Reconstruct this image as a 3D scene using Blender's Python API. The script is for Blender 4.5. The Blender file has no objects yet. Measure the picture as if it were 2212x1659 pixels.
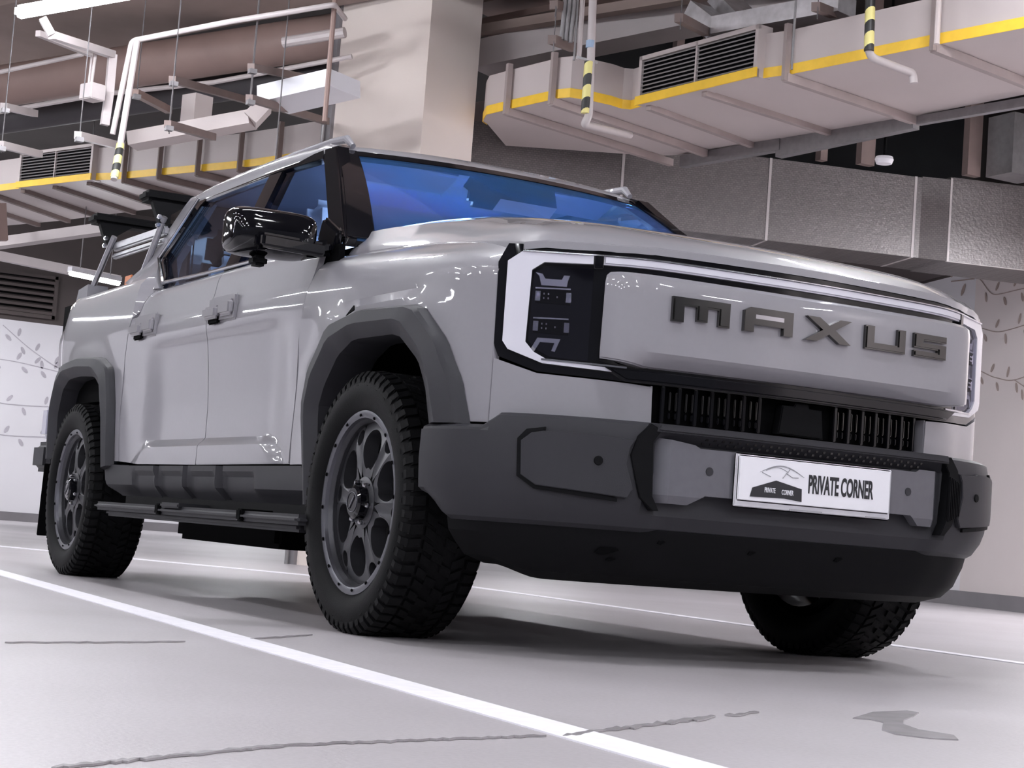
import bpy, bmesh, math, random
from math import sin, cos, pi, radians, sqrt, atan2
from mathutils import Vector, Matrix
random.seed(7)
SC = bpy.context.scene
COL = SC.collection

# ------------------------------------------------------------------ camera
def make_camera():
    yaw, pitch, roll = 2.6524939302811927, 0.0848850423861587, 0.07500397419950916
    f = Vector((cos(pitch)*cos(yaw), cos(pitch)*sin(yaw), sin(pitch)))
    r = f.cross(Vector((0, 0, 1))).normalized(); u = r.cross(f)
    rr = cos(roll)*r + sin(roll)*u; uu = -sin(roll)*r + cos(roll)*u
    cd = bpy.data.cameras.new('camera'); co = bpy.data.objects.new('camera', cd); COL.objects.link(co)
    m = Matrix((rr, uu, -f)).transposed().to_4x4()
    m.translation = Vector((4.989234987767875, -3.108218811103686, 0.3169386869629377))
    co.matrix_world = m
    cd.sensor_width = 36.0; cd.sensor_fit = 'HORIZONTAL'; cd.lens = 3909.19/2212*36
    cd.clip_start = 0.05; cd.clip_end = 200
    SC.camera = co
make_camera()

# ------------------------------------------------------------------ world and exposure
w = bpy.data.worlds.new('world'); SC.world = w; w.use_nodes = True
w.node_tree.nodes['Background'].inputs[0].default_value = (0.80, 0.80, 0.92, 1)
w.node_tree.nodes['Background'].inputs[1].default_value = 0.16
SC.view_settings.view_transform = 'Standard'; SC.view_settings.look = 'None'
SC.view_settings.exposure = 0.0; SC.view_settings.gamma = 1.0
SC.view_settings.use_curve_mapping = False
LAMP_W = 38.0

# ------------------------------------------------------------------ materials
MATS = {}
def mat(name, col, rough=0.5, metal=0.0, spec=0.5, coat=0.0, emit=None, es=0.0, noise=None, bump=0.0, bscale=200.0, coat_rough=0.03):
    if name in MATS: return MATS[name]
    m = bpy.data.materials.new(name); m.use_nodes = True; nt = m.node_tree; b = nt.nodes['Principled BSDF']
    b.inputs['Base Color'].default_value = (*col, 1); b.inputs['Roughness'].default_value = rough
    b.inputs['Metallic'].default_value = metal; b.inputs['Specular IOR Level'].default_value = spec
    b.inputs['Coat Weight'].default_value = coat; b.inputs['Coat Roughness'].default_value = coat_rough
    if emit: b.inputs['Emission Color'].default_value = (*emit, 1); b.inputs['Emission Strength'].default_value = es
    tc = nt.nodes.new('ShaderNodeTexCoord')
    if noise:
        sc, amt = noise
        n = nt.nodes.new('ShaderNodeTexNoise'); n.inputs['Scale'].default_value = sc; n.inputs['Detail'].default_value = 6
        nt.links.new(tc.outputs['Object'], n.inputs['Vector'])
        r = nt.nodes.new('ShaderNodeValToRGB')
        r.color_ramp.elements[0].position = 0.3; r.color_ramp.elements[1].position = 0.7
        r.color_ramp.elements[0].color = (*[c*(1-amt) for c in col], 1); r.color_ramp.elements[1].color = (*[min(1, c*(1+amt)) for c in col], 1)
        nt.links.new(n.outputs['Fac'], r.inputs['Fac']); nt.links.new(r.outputs['Color'], b.inputs['Base Color'])
    if bump:
        n = nt.nodes.new('ShaderNodeTexNoise'); n.inputs['Scale'].default_value = bscale; n.inputs['Detail'].default_value = 3
        nt.links.new(tc.outputs['Object'], n.inputs['Vector'])
        bp = nt.nodes.new('ShaderNodeBump'); bp.inputs['Strength'].default_value = bump; bp.inputs['Distance'].default_value = 0.002
        nt.links.new(n.outputs['Fac'], bp.inputs['Height']); nt.links.new(bp.outputs['Normal'], b.inputs['Normal'])
    MATS[name] = m; return m

PAINT = mat('grey_paint', (0.262, 0.252, 0.280), 0.42, 0, 0.5, coat=1.0, noise=(60, 0.015))
PLAS = mat('grey_plastic', (0.031, 0.0305, 0.036), 0.5, spec=0.22, bump=0.25, bscale=900)
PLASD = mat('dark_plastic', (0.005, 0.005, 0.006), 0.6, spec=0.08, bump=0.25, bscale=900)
INSERT = mat('satin_insert', (0.135, 0.133, 0.152), 0.38, 0.3, noise=(40, 0.04))
GBLACK = mat('gloss_black', (0.004, 0.004, 0.006), 0.06, spec=0.35, coat=0.35, noise=(30, 0.05))
BLACK = mat('matt_black', (0.003, 0.003, 0.0035), 0.8, spec=0.04, noise=(30, 0.1))
RUBBER = mat('tyre_rubber', (0.0042, 0.0042, 0.005), 0.6, spec=0.12, bump=0.3, bscale=300, noise=(9, 0.25))
RIM = mat('rim_charcoal', (0.060, 0.060, 0.068), 0.38, 0.6, noise=(20, 0.06))
RIML = mat('rim_machined', (0.13, 0.13, 0.15), 0.35, 0.7, noise=(20, 0.06))
CHROME = mat('chrome', (0.62, 0.62, 0.66), 0.12, 1.0, noise=(5, 0.03))
DCHROME = mat('dark_chrome', (0.13, 0.127, 0.125), 0.14, 1.0, noise=(5, 0.05))
DRL = mat('light_guide_white', (0.66, 0.65, 0.73), 0.25, coat=1.0, noise=(5, 0.02))
WHITE = mat('plate_white', (0.85, 0.84, 0.90), 0.4, noise=(5, 0.01))
INK = mat('ink_black', (0.015, 0.015, 0.02), 0.5, noise=(5, 0.05))
INKG = mat('ink_grey', (0.35, 0.35, 0.38), 0.5, noise=(5, 0.05))
LENSG = mat('lamp_module_grey', (0.30, 0.30, 0.33), 0.25, 0.6, noise=(20, 0.05))
SEAT = mat('seat_leather', (0.75, 0.78, 0.85), 0.5, noise=(8, 0.06))
TRIMIN = mat('cabin_trim', (0.20, 0.22, 0.30), 0.6, noise=(8, 0.06))
TAILR = mat('tail_lamp', (0.5, 0.5, 0.62), 0.1, coat=1, noise=(8, 0.06))
SILV = mat('brushed_silver', (0.40, 0.40, 0.43), 0.35, 0.8, noise=(50, 0.08))

def glassmat(name, trans_col, gloss_col, tf, gf, diff_col=None, df=0.0, iri=False):
    m = bpy.data.materials.new(name); m.use_nodes = True; nt = m.node_tree; nt.nodes.clear()
    out = nt.nodes.new('ShaderNodeOutputMaterial')
    t = nt.nodes.new('ShaderNodeBsdfTransparent'); t.inputs[0].default_value = (*trans_col, 1)
    g = nt.nodes.new('ShaderNodeBsdfGlossy'); g.inputs['Roughness'].default_value = 0.03; g.inputs[0].default_value = (*gloss_col, 1)
    mx = nt.nodes.new('ShaderNodeMixShader'); mx.inputs[0].default_value = gf
    nt.links.new(t.outputs[0], mx.inputs[1]); nt.links.new(g.outputs[0], mx.inputs[2])
    last = mx
    if df > 0:
        d = nt.nodes.new('ShaderNodeBsdfDiffuse'); d.inputs[0].default_value = (*diff_col, 1)
        m2 = nt.nodes.new('ShaderNodeMixShader'); m2.inputs[0].default_value = df
        nt.links.new(mx.outputs[0], m2.inputs[1]); nt.links.new(d.outputs[0], m2.inputs[2]); last = m2
        if iri:
            tc = nt.nodes.new('ShaderNodeTexCoord'); n = nt.nodes.new('ShaderNodeTexNoise'); n.inputs['Scale'].default_value = 2.2; n.inputs['Detail'].default_value = 2
            mp = nt.nodes.new('ShaderNodeMapping'); mp.inputs['Scale'].default_value = (0.7, 1.0, 3.0)
            nt.links.new(tc.outputs['Object'], mp.inputs[0]); nt.links.new(mp.outputs[0], n.inputs['Vector'])
            r = nt.nodes.new('ShaderNodeValToRGB'); e = r.color_ramp.elements
            e[0].position = 0.3; e[0].color = (0.14, 0.24, 0.42, 1); e[1].position = 0.72; e[1].color = (0.20, 0.24, 0.55, 1)
            k = e.new(0.5); k.color = (0.09, 0.26, 0.62, 1)
            nt.links.new(n.outputs['Fac'], r.inputs[0]); nt.links.new(r.outputs[0], d.inputs[0]); nt.links.new(r.outputs[0], g.inputs[0])
    nt.links.new(last.outputs[0], out.inputs[0]); MATS[name] = m; return m
WSGLASS = glassmat('windscreen_film_glass', (0.70, 0.82, 0.96), (0.48, 0.66, 0.95), 0.5, 0.30, (0.06, 0.2, 0.6), 0.13, True)
SIDEGLASS = glassmat('side_glass', (0.66, 0.72, 0.80), (0.75, 0.78, 0.9), 0.5, 0.16)
LAMPGLASS = glassmat('lamp_glass', (0.85, 0.85, 0.9), (0.9, 0.9, 0.95), 0.5, 0.035)

# ------------------------------------------------------------------ object helpers
def tag(o, label=None, cat=None, group=None, kind=None):
    if label: o['label'] = label
    if cat: o['category'] = cat
    if group: o['group'] = group
    if kind: o['kind'] = kind
    return o
def empty(name, loc, label, cat, group=None):
    o = bpy.data.objects.new(name, None); COL.objects.link(o); o.location = loc
    o.empty_display_size = 0.1
    return tag(o, label, cat, group)
def link(name, bm, m, parent=None, smooth=True, ang=32, recalc=True):
    if recalc: bmesh.ops.recalc_face_normals(bm, faces=bm.faces[:])
    me = bpy.data.meshes.new(name); bm.to_mesh(me); bm.free()
    for mm in (m if isinstance(m, (list, tuple)) else [m]): me.materials.append(mm)
    if smooth:
        me.polygons.foreach_set('use_smooth', [True]*len(me.polygons))
        me.set_sharp_from_angle(angle=radians(ang))
    o = bpy.data.objects.new(name, me); COL.objects.link(o)
    if parent is not None:
        o.parent = parent
        # all meshes are written in world coordinates: undo the parent's offset
        p = parent; off = Vector((0, 0, 0)); mw = Matrix.Identity(4); ch = []
        while p is not None: ch.append(p); p = p.parent
        for q in reversed(ch): mw = mw @ q.matrix_parent_inverse @ Matrix.LocRotScale(q.location, q.rotation_euler, q.scale)
        o.matrix_parent_inverse = mw.inverted()
    return o

class MB:
    def __init__(s): s.bm = bmesh.new()
    def box(s, c, d, R=None, bev=0, seg=2, taper=None):
        r = bmesh.ops.create_cube(s.bm, size=1.0); vs = r['verts']
        for v in vs:
            x, y, z = v.co
            if taper and z > 0: x *= taper[0]; y *= taper[1]
            v.co = Vector((x*d[0], y*d[1], z*d[2]))
        if bev:
            es = list({e for v in vs for e in v.link_edges})
            rb = bmesh.ops.bevel(s.bm, geom=es, offset=bev, segments=seg, affect='EDGES', clamp_overlap=True)
            vs = list({v for f in rb['faces'] for v in f.verts} | {v for v in vs if v.is_valid})
        for v in vs:
            q = v.co.copy()
            if R is not None: q = R @ q
            v.co = q + Vector(c)
        return s
    def bx(s, x0, x1, y0, y1, z0, z1, bev=0):
        return s.box(((x0+x1)/2, (y0+y1)/2, (z0+z1)/2), (abs(x1-x0), abs(y1-y0), abs(z1-z0)), bev=bev)
    def bar(s, p0, p1, w, h, bev=0, roll=0):
        p0 = Vector(p0); p1 = Vector(p1); d = p1-p0; L = d.length; d.normalize()
        up = Vector((0, 0, 1)) if abs(d.z) < 0.95 else Vector((1, 0, 0))
        a = d.cross(up).normalized(); b = a.cross(d)
        R = Matrix((d, a, b)).transposed()
        if roll: R = R @ Matrix.Rotation(roll, 3, 'X')
        return s.box((p0+p1)/2, (L, w, h), R, bev)
    def prism(s, pts, vec):
        v = [s.bm.verts.new(p) for p in pts]; v2 = [s.bm.verts.new(Vector(p)+Vector(vec)) for p in pts]
        n = len(pts); s.bm.faces.new(v); s.bm.faces.new(v2[::-1])
        for i in range(n): s.bm.faces.new((v[i], v2[i], v2[(i+1) % n], v[(i+1) % n]))
        return s
    def path(s, pts, r, n=10, cap=True, closed=False):
        pts = [Vector(p) for p in pts]; rings = []; N = len(pts); prev = None
        for i, p in enumerate(pts):
            if closed: t = (pts[(i+1) % N]-pts[i-1]).normalized()
            else:
                a = pts[i]-pts[i-1] if i else pts[1]-pts[0]; b = pts[i+1]-pts[i] if i < N-1 else a
                t = (a.normalized()+b.normalized())
                t = t.normalized() if t.length > 1e-6 else b.normalized()
            if prev is None:
                up = Vector((0, 0, 1)) if abs(t.z) < 0.9 else Vector((1, 0, 0)); x = t.cross(up).normalized()
            else:
                x = (prev - t*prev.dot(t)).normalized()
            prev = x; y = t.cross(x)
            rad = r[i] if isinstance(r, (list, tuple)) else r
            rings.append([s.bm.verts.new(p + x*rad*cos(2*pi*k/n) + y*rad*sin(2*pi*k/n)) for k in range(n)])
        for i in range(N if closed else N-1):
            A = rings[i]; B = rings[(i+1) % N]
            for k in range(n): s.bm.faces.new((A[k], A[(k+1) % n], B[(k+1) % n], B[k]))
        if cap and not closed: s.bm.faces.new(rings[0]); s.bm.faces.new(rings[-1][::-1])
        return s
    def tube(s, p0, p1, r, n=10): return s.path([p0, p1], r, n)
    def grid(s, rows, closed_u=False):
        R = [[s.bm.verts.new(p) for p in row] for row in rows]
        for i in range(len(R)-1):
            m = len(R[i]); 
            for k in range(m if closed_u else m-1):
                s.bm.faces.new((R[i][k], R[i][(k+1) % m], R[i+1][(k+1) % m], R[i+1][k]))
        return s
    def build(s, name, m, parent=None, smooth=True, ang=32): return link(name, s.bm, m, parent, smooth, ang)

def rrect(cx, cy, w, h, r, n=4):
    out = []
    for (sx, sy, a0) in ((1, 1, 0), (-1, 1, 90), (-1, -1, 180), (1, -1, 270)):
        for k in range(n+1):
            a = radians(a0+90*k/n); out.append((cx+sx*(w/2-r)+r*cos(a), cy+sy*(h/2-r)+r*sin(a)))
    return out

def panel_bm(bm, outline, F, T, du, dv, bev=0.004, seg=2):
    """closed thick panel: outline in (u,v), F maps to space, T thickness vector (or function)"""
    b = bmesh.new()
    vs = [b.verts.new((u, v, 0)) for u, v in outline]; b.faces.new(vs)
    us = [p[0] for p in outline]; vv = [p[1] for p in outline]
    k = math.ceil(min(us)/du+1e-6)
    while k*du < max(us)-1e-6:
        bmesh.ops.bisect_plane(b, geom=b.verts[:]+b.edges[:]+b.faces[:], dist=1e-6, plane_co=(k*du, 0, 0), plane_no=(1, 0, 0)); k += 1
    k = math.ceil(min(vv)/dv+1e-6)
    while k*dv < max(vv)-1e-6:
        bmesh.ops.bisect_plane(b, geom=b.verts[:]+b.edges[:]+b.faces[:], dist=1e-6, plane_co=(0, k*dv, 0), plane_no=(0, 1, 0)); k += 1
    bmesh.ops.triangulate(b, faces=[f for f in b.faces if len(f.verts) > 4])
    par = {v: (v.co.x, v.co.y) for v in b.verts}
    front = list(b.faces); rim = [e for e in b.edges if e.is_boundary]
    ex = bmesh.ops.extrude_face_region(b, geom=front)
    newv = [g for g in ex['geom'] if isinstance(g, bmesh.types.BMVert)]
    for v in newv:
        u, q = v.co.x, v.co.y; t = T(u, q) if callable(T) else Vector(T)
        v.co = Vector(F(u, q)) + t
    for v, (u, q) in par.items(): v.co = Vector(F(u, q))
    # after the extrude the original faces are kept in place (front) and the new ones are the back
    bmesh.ops.recalc_face_normals(b, faces=b.faces[:])
    if bev:
        es = [e for e in rim if e.is_valid and len(e.link_faces) == 2]
        try: bmesh.ops.bevel(b, geom=es, offset=bev, segments=seg, affect='EDGES', clamp_overlap=True)
        except Exception: pass
    tmp = bpy.data.meshes.new('t'); b.to_mesh(tmp); b.free(); bm.from_mesh(tmp); bpy.data.meshes.remove(tmp)

def panel(name, outline, F, T, m, parent, du=0.08, dv=0.05, bev=0.004, ang=32, seg=2):
    bm = bmesh.new(); panel_bm(bm, outline, F, T, du, dv, bev, seg)
    return link(name, bm, m, parent, True, ang, recalc=False)

def resample(pl, sub):
    out = []
    for i in range(len(pl)-1):
        for k in range(sub): t = k/sub; out.append(tuple(pl[i][j]*(1-t)+pl[i+1][j]*t for j in range(len(pl[0]))))
    out.append(tuple(pl[-1])); return out

def interp(x, xs, ys):
    if x <= xs[0]: return ys[0]
    for i in range(1, len(xs)):
        if x <= xs[i]:
            t = (x-xs[i-1])/(xs[i]-xs[i-1]); return ys[i-1]*(1-t)+ys[i]*t
    return ys[-1]
def sm(t): t = max(0, min(1, t)); return t*t*(3-2*t)
def hermite(x, xs, ys):
    # smooth monotone-ish catmull interpolation
    if x <= xs[0]: return ys[0]
    if x >= xs[-1]: return ys[-1]
    for i in range(1, len(xs)):
        if x <= xs[i]:
            h = xs[i]-xs[i-1]; t = (x-xs[i-1])/h
            def sl(k):
                if k <= 0: return (ys[1]-ys[0])/(xs[1]-xs[0])
                if k >= len(xs)-1: return (ys[-1]-ys[-2])/(xs[-1]-xs[-2])
                a = (ys[k]-ys[k-1])/(xs[k]-xs[k-1]); b = (ys[k+1]-ys[k])/(xs[k+1]-xs[k])
                return 0 if a*b <= 0 else 2*a*b/(a+b)
            m0, m1 = sl(i-1)*h, sl(i)*h
            return (2*t**3-3*t*t+1)*ys[i-1]+(t**3-2*t*t+t)*m0+(-2*t**3+3*t*t)*ys[i]+(t**3-t*t)*m1

class Plan:
    """front plan curve in x,y, mirrored about y=0, parameter u = arc length from the middle"""
    def __init__(s, pts, n=24):
        full = [Vector((p[0], p[1])) for p in pts] + [Vector((p[0], -p[1])) for p in pts[-2::-1]]
        P = [2*full[0]-full[1]]+full+[2*full[-1]-full[-2]]; out = []
        for i in range(1, len(P)-2):
            for k in range(n):
                t = k/n
                out.append(.5*((2*P[i])+(-P[i-1]+P[i+1])*t+(2*P[i-1]-5*P[i]+4*P[i+1]-P[i+2])*t*t+(-P[i-1]+3*P[i]-3*P[i+1]+P[i+2])*t**3))
        out.append(full[-1]); s.p = out; s.u = [0]
        for a, b in zip(out, out[1:]): s.u.append(s.u[-1]+(b-a).length)
        h = s.u[-1]/2; s.u = [q-h for q in s.u]; s.h = h
    def at(s, u, off=0.0):
        import bisect
        i = min(max(bisect.bisect(s.u, u), 1), len(s.u)-1)
        a, b = s.p[i-1], s.p[i]; t = (u-s.u[i-1])/(s.u[i]-s.u[i-1]); p = a.lerp(b, t)
        # smooth normal
        a2, b2 = s.p[max(0, i-4)], s.p[min(len(s.p)-1, i+3)]; d = (b2-a2).normalized(); n = Vector((d.y, -d.x))
        return p + n*off, n
    def F(s, off=0.0):
        def f(u, z):
            o = off(u, z) if callable(off) else off
            p, n = s.at(u, o); return Vector((p.x, p.y, z))
        return f
    def T(s, th):
        def f(u, z): p, n = s.at(u); return Vector((-n.x*th, -n.y*th, 0))
        return f
    def ux(s, y):
        for i in range(1, len(s.p)):
            if s.p[i].y >= y: return s.u[i]
        return s.u[-1]
PF = Plan([(.20, -.925), (.35, -.925), (.50, -.912), (.60, -.888), (.66, -.855), (.70, -.80), (.76, -.70), (.82, -.60), (.86, -.48), (.88, -.25), (.89, 0)])
PB = Plan([(.455, -.966), (.52, -.960), (.60, -.94), (.68, -.89), (.79, -.795), (.86, -.70), (.90, -.60), (.93, -.48), (.945, -.25), (.95, 0)])
PP = Plan([(.74, -.655), (.80, -.650), (.875, -.620), (.905, -.54), (.917, -.42), (.925, -.22), (.928, 0)])

# ================================================================== THE GARAGE
CX, CY, CZ = 4.989, -3.108, 0.317
def struct(o): return tag(o, kind='structure')

def floor_mat():
    m = bpy.data.materials.new('epoxy_floor'); m.use_nodes = True; nt = m.node_tree; b = nt.nodes['Principled BSDF']
    tc = nt.nodes.new('ShaderNodeTexCoord')
    n1 = nt.nodes.new('ShaderNodeTexNoise'); n1.inputs['Scale'].default_value = 0.9; n1.inputs['Detail'].default_value = 5
    n2 = nt.nodes.new('ShaderNodeTexNoise'); n2.inputs['Scale'].default_value = 90; n2.inputs['Detail'].default_value = 4
    for n in (n1, n2): nt.links.new(tc.outputs['Object'], n.inputs['Vector'])
    r = nt.nodes.new('ShaderNodeValToRGB'); e = r.color_ramp.elements
    e[0].position = .3; e[0].color = (.385, .36, .375, 1); e[1].position = .7; e[1].color = (.47, .442, .465, 1)
    nt.links.new(n1.outputs['Fac'], r.inputs[0])
    mx = nt.nodes.new('ShaderNodeMix'); mx.data_type = 'RGBA'; mx.blend_type = 'MULTIPLY'; mx.inputs[0].default_value = .35
    r2 = nt.nodes.new('ShaderNodeValToRGB'); r2.color_ramp.elements[0].position = .3; r2.color_ramp.elements[0].color = (.75, .75, .75, 1); r2.color_ramp.elements[1].position = .6
    nt.links.new(n2.outputs['Fac'], r2.inputs[0]); nt.links.new(r.outputs[0], mx.inputs[6]); nt.links.new(r2.outputs[0], mx.inputs[7])
    nt.links.new(mx.outputs[2], b.inputs['Base Color'])
    b.inputs['Roughness'].default_value = 0.42; b.inputs['Specular IOR Level'].default_value = 0.5
    bp = nt.nodes.new('ShaderNodeBump'); bp.inputs['Strength'].default_value = .35; bp.inputs['Distance'].default_value = .002
    nt.links.new(n2.outputs['Fac'], bp.inputs['Height']); nt.links.new(bp.outputs[0], b.inputs['Normal'])
    return m
FLOOR = floor_mat()
mb = MB(); mb.bx(-45, 24, -22, 22, -0.2, 0.0); struct(mb.build('floor', FLOOR, smooth=False))
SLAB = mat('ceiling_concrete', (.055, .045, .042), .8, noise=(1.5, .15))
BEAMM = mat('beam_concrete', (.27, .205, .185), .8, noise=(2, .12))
WALLW = mat('white_wall', (.80, .78, .82), .6, noise=(1.2, .02))
WALLR = mat('cream_wall', (.82, .74, .73), .6, noise=(1.2, .02))
BROWN = mat('brown_wall', (.085, .068, .066), .7, noise=(1.5, .1))
PLINTH = mat('grey_plinth', (.22, .205, .22), .6, noise=(3, .08))
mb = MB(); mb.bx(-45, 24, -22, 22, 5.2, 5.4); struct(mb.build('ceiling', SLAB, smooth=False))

LINEM = mat('line_paint', (.86, .84, .90), .5, noise=(25, .05))
def stripe(p0, p1, wdt, z=0.003):
    mb = MB(); p0 = Vector((*p0, z)); p1 = Vector((*p1, z)); d = (p1-p0).normalized(); n = Vector((-d.y, d.x, 0))*wdt/2
    mb.prism([p0-n, p1-n, p1+n, p0+n], (0, 0, -0.003)); return mb
L1 = stripe((-20, -0.46), (9, -1.865), 0.105).build('bay_line', LINEM, smooth=False)
tag(L1, 'long white painted bay line on the near side of the pickup', 'floor marking')
L2 = stripe((-6.4, 2.12), (9, 1.24), 0.085).build('bay_line', LINEM, smooth=False)
tag(L2, 'white painted bay line beyond the pickup, seen under its bumper', 'floor marking')
L3 = stripe((-8.3, -.62), (-5.2, 1.17), 0.16).build('bay_line', LINEM, smooth=False)
tag(L3, 'white painted cross line far behind the rear wheel', 'floor marking')

_yaw, _pitch, _roll = 2.6524939302811927, 0.0848850423861587, 0.07500397419950916
_f = Vector((cos(_pitch)*cos(_yaw), cos(_pitch)*sin(_yaw), sin(_pitch)))
_r = _f.cross(Vector((0, 0, 1))).normalized(); _u = _r.cross(_f)
_rr = cos(_roll)*_r + sin(_roll)*_u; _uu = -sin(_roll)*_r + cos(_roll)*_u
def at(x, y, D):
    """surveyed point: bearing (x, y) in the photograph at horizontal distance D metres"""
    d = _rr*(x-1106)/3909.19 - _uu*(y-829.5)/3909.19 + _f
    return Vector((CX, CY, CZ)) + d*(D/sqrt(d.x*d.x+d.y*d.y))

# ---- walls
def wall(name, a, b, z0, z1, m, th=0.2, side=1):
    a = Vector((*a, z0)); b = Vector((*b, z0)); d = (b-a).normalized(); n = Vector((-d.y, d.x, 0))*th*side
    mb = MB(); mb.prism([a, b, b+n, a+n], (0, 0, z1-z0)); return struct(mb.build(name, m, smooth=False))
WC = (-8.33, 9.0)
wall('wall_left', (-24.3, 13.0), (-24.3, -21.9), 0, 3.2, WALLW, .3, -1)
wall('wall_left', (-24.32, 13.0), (-24.32, -21.9), 3.2, 5.2, BROWN, .3, -1)
wall('wall_back', WC, (-24.3, 13.0), 0, 3.25, WALLW, .25, -1)
wall('wall_back', WC, (-24.3, 13.0), 3.25, 5.2, BROWN, .25, -1)
WR2 = (WC[0]+9.0, WC[1]-9.0*.35)
wall('wall_right', WC, WR2, 0, 3.25, WALLR, .25, 1)
wall('wall_right', WC, WR2, 3.25, 5.2, BROWN, .25, 1)
wall('wall_right', WR2, (20, 9.5), 0, 5.2, WALLR, .25, 1)
def skirting(name, a, b, side):
    a = Vector((*a, 0)); b = Vector((*b, 0)); d = (b-a).normalized(); n = Vector((-d.y, d.x, 0))*side
    mb = MB(); mb.prism([a-n*.0, b-n*.0, b-n*.035, a-n*.035], (0, 0, .14)); return struct(mb.build(name, PLINTH, smooth=False))
skirting('baseboard_left', (-24.3, 12.9), (-24.3, -21.8), -1)
skirting('baseboard_back', WC, (-24.3, 13.0), -1)
skirting('baseboard_right', WC, WR2, 1)
# dropped slab between the big silver duct and the right hand walls
mb = MB(); mb.prism([(-8.9, 4.2, 3.26), (-7.1, 8.3, 3.26), (-7.9, 8.8, 3.26), (-8.45, 8.98, 3.26), (-13, 10.1, 3.26), (-14, 8.2, 3.26)], (0, 0, .12))
struct(mb.build('trim_1', BROWN, smooth=False))
# roller shutter on the back wall
wd = (Vector((-24.3, 13.0, 0))-Vector((*WC, 0))).normalized(); wn = Vector((-wd.y, wd.x, 0))
if wn.y > 0: wn = -wn
s0 = Vector((*WC, 0))+wd*1.15; s1 = s0+wd*5.2
door = MB(); 
for k in range(28): door.prism([s0+wn*.02+Vector((0, 0, .02+k*.113)), s1+wn*.02+Vector((0, 0, .02+k*.113)), s1+wn*.05+Vector((0, 0, .02+k*.113)), s0+wn*.05+Vector((0, 0, .02+k*.113))], (0, 0, .105))
dr = struct(door.build('door_1', BROWN, smooth=False))
mb = MB(); mb.prism([s0+wn*.01-wd*.05, s0+wn*.01+wd*.03, s0+wn*.09+wd*.03, s0+wn*.09-wd*.05], (0, 0, 3.24))
mb.prism([s0+wn*.01+Vector((0, 0, 3.17)), s1+wn*.01+Vector((0, 0, 3.17)), s1+wn*.09+Vector((0, 0, 3.17)), s0+wn*.09+Vector((0, 0, 3.17))], (0, 0, .07))
struct(mb.build('trim_2', BLACK, smooth=False))

# ---- painted vines on the walls
VINE = mat('vine_paint', (.42, .33, .30), .7, noise=(10, .1))
VINEG = mat('vine_paint_grey', (.50, .47, .52), .7, noise=(10, .1))
def vine(o, dx, nrm, pts, m, label, leaf=.10, every=.32, th=.012):
    """pts: (distance along the wall, height); drawn as flat painted marks lying on the wall"""
    mb = MB(); P = lambda s, z: o + dx*s + Vector((0, 0, z)) + nrm*.004
    rp = []
    for i in range(len(pts)-1):
        for k in range(8):
            t = k/8; rp.append((hermite(i+t, list(range(len(pts))), [p[0] for p in pts]), hermite(i+t, list(range(len(pts))), [p[1] for p in pts])))
    rp.append(pts[-1])
    for a, b in zip(rp, rp[1:]):
        d = Vector((b[0]-a[0], b[1]-a[1])); 
        if d.length < 1e-5: continue
        n = Vector((-d.y, d.x)).normalized()*th/2
        mb.prism([P(a[0]-n.x, a[1]-n.y), P(b[0]-n.x, b[1]-n.y), P(b[0]+n.x, b[1]+n.y), P(a[0]+n.x, a[1]+n.y)], nrm*.002)
    s = 0; side = 1; last = 0
    for a, b in zip(rp, rp[1:]):
        s += math.hypot(b[0]-a[0], b[1]-a[1])
        if s-last > every:
            last = s; side = -side; c = Vector((b[0]+.02*side, b[1]+side*leaf*.9)); ang = radians(60*side + random.uniform(-25, 25))
            e = Vector((cos(ang), sin(ang))); q = Vector((-e.y, e.x)); poly = []
            for k in range(10):
                t = 2*pi*k/10; poly.append(c+e*leaf*.62*cos(t)+q*leaf*.26*sin(t))
            mb.prism([P(v.x, v.y) for v in poly], nrm*.002)
    return tag(mb.build('painted_vine', m, smooth=False), label, 'wall painting', None)
rd = (Vector((*WR2, 0))-Vector((*WC, 0))).normalized(); rn = Vector((rd.y, -rd.x, 0))
if rn.y > 0: rn = -rn
oR = Vector((*WC, 0)); bd = wd; bn = wn
vine(oR, rd, rn, [(.1, 3.15), (.5, 2.95), (1.2, 2.93), (2.2, 2.80), (3.2, 2.95)], VINE, 'top tan leafy vine painted on the cream wall beside the truck bonnet', .085, .17, .009)
vine(oR, rd, rn, [(.1, 2.68), (.7, 2.58), (1.4, 2.6), (2.4, 2.75), (3.2, 2.65)], VINE, 'middle tan leafy vine painted on the cream wall at right', .085, .17, .009)
vine(oR, rd, rn, [(.1, 2.28), (.6, 2.15), (1.0, 2.1), (1.8, 2.16), (2.6, 1.95)], VINE, 'lower tan leafy vine painted on the cream wall at right', .085, .17, .009)
vine(oR, bd, bn, [(.02, 3.17), (.5, 3.2)], VINE, 'vine tip turning onto the back wall above the bonnet corner', .11, .2, .012)
vine(oR, rd, rn, [(1.0, 2.1), (1.4, 1.95), (1.8, 1.72), (2.4, 1.55)], VINE, 'short drooping tan vine, lowest on the cream wall at right', .085, .17, .009)
oL = Vector((-24.3, 0, 0)); ln = Vector((1, 0, 0)); ld = Vector((0, 1, 0))
vine(oL, ld, ln, [(1.0, 2.75), (2.2, 2.35), (3.2, 2.55), (4.4, 2.42)], VINEG, 'upper grey leafy vine painted on the white wall behind the tailgate', .11, .15, .014)
vine(oL, ld, ln, [(3.2, 3.1), (3.7, 2.75), (4.2, 2.5), (4.5, 2.45)], VINEG, 'grey vine hanging from the top of the white wall beside the tailgate', .11, .15, .014)
vine(oL, ld, ln, [(1.0, 2.2), (2.4, 2.05), (3.4, 1.85), (4.6, 1.9)], VINEG, 'middle grey leafy vine painted on the white wall behind the tailgate', .11, .15, .014)
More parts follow.
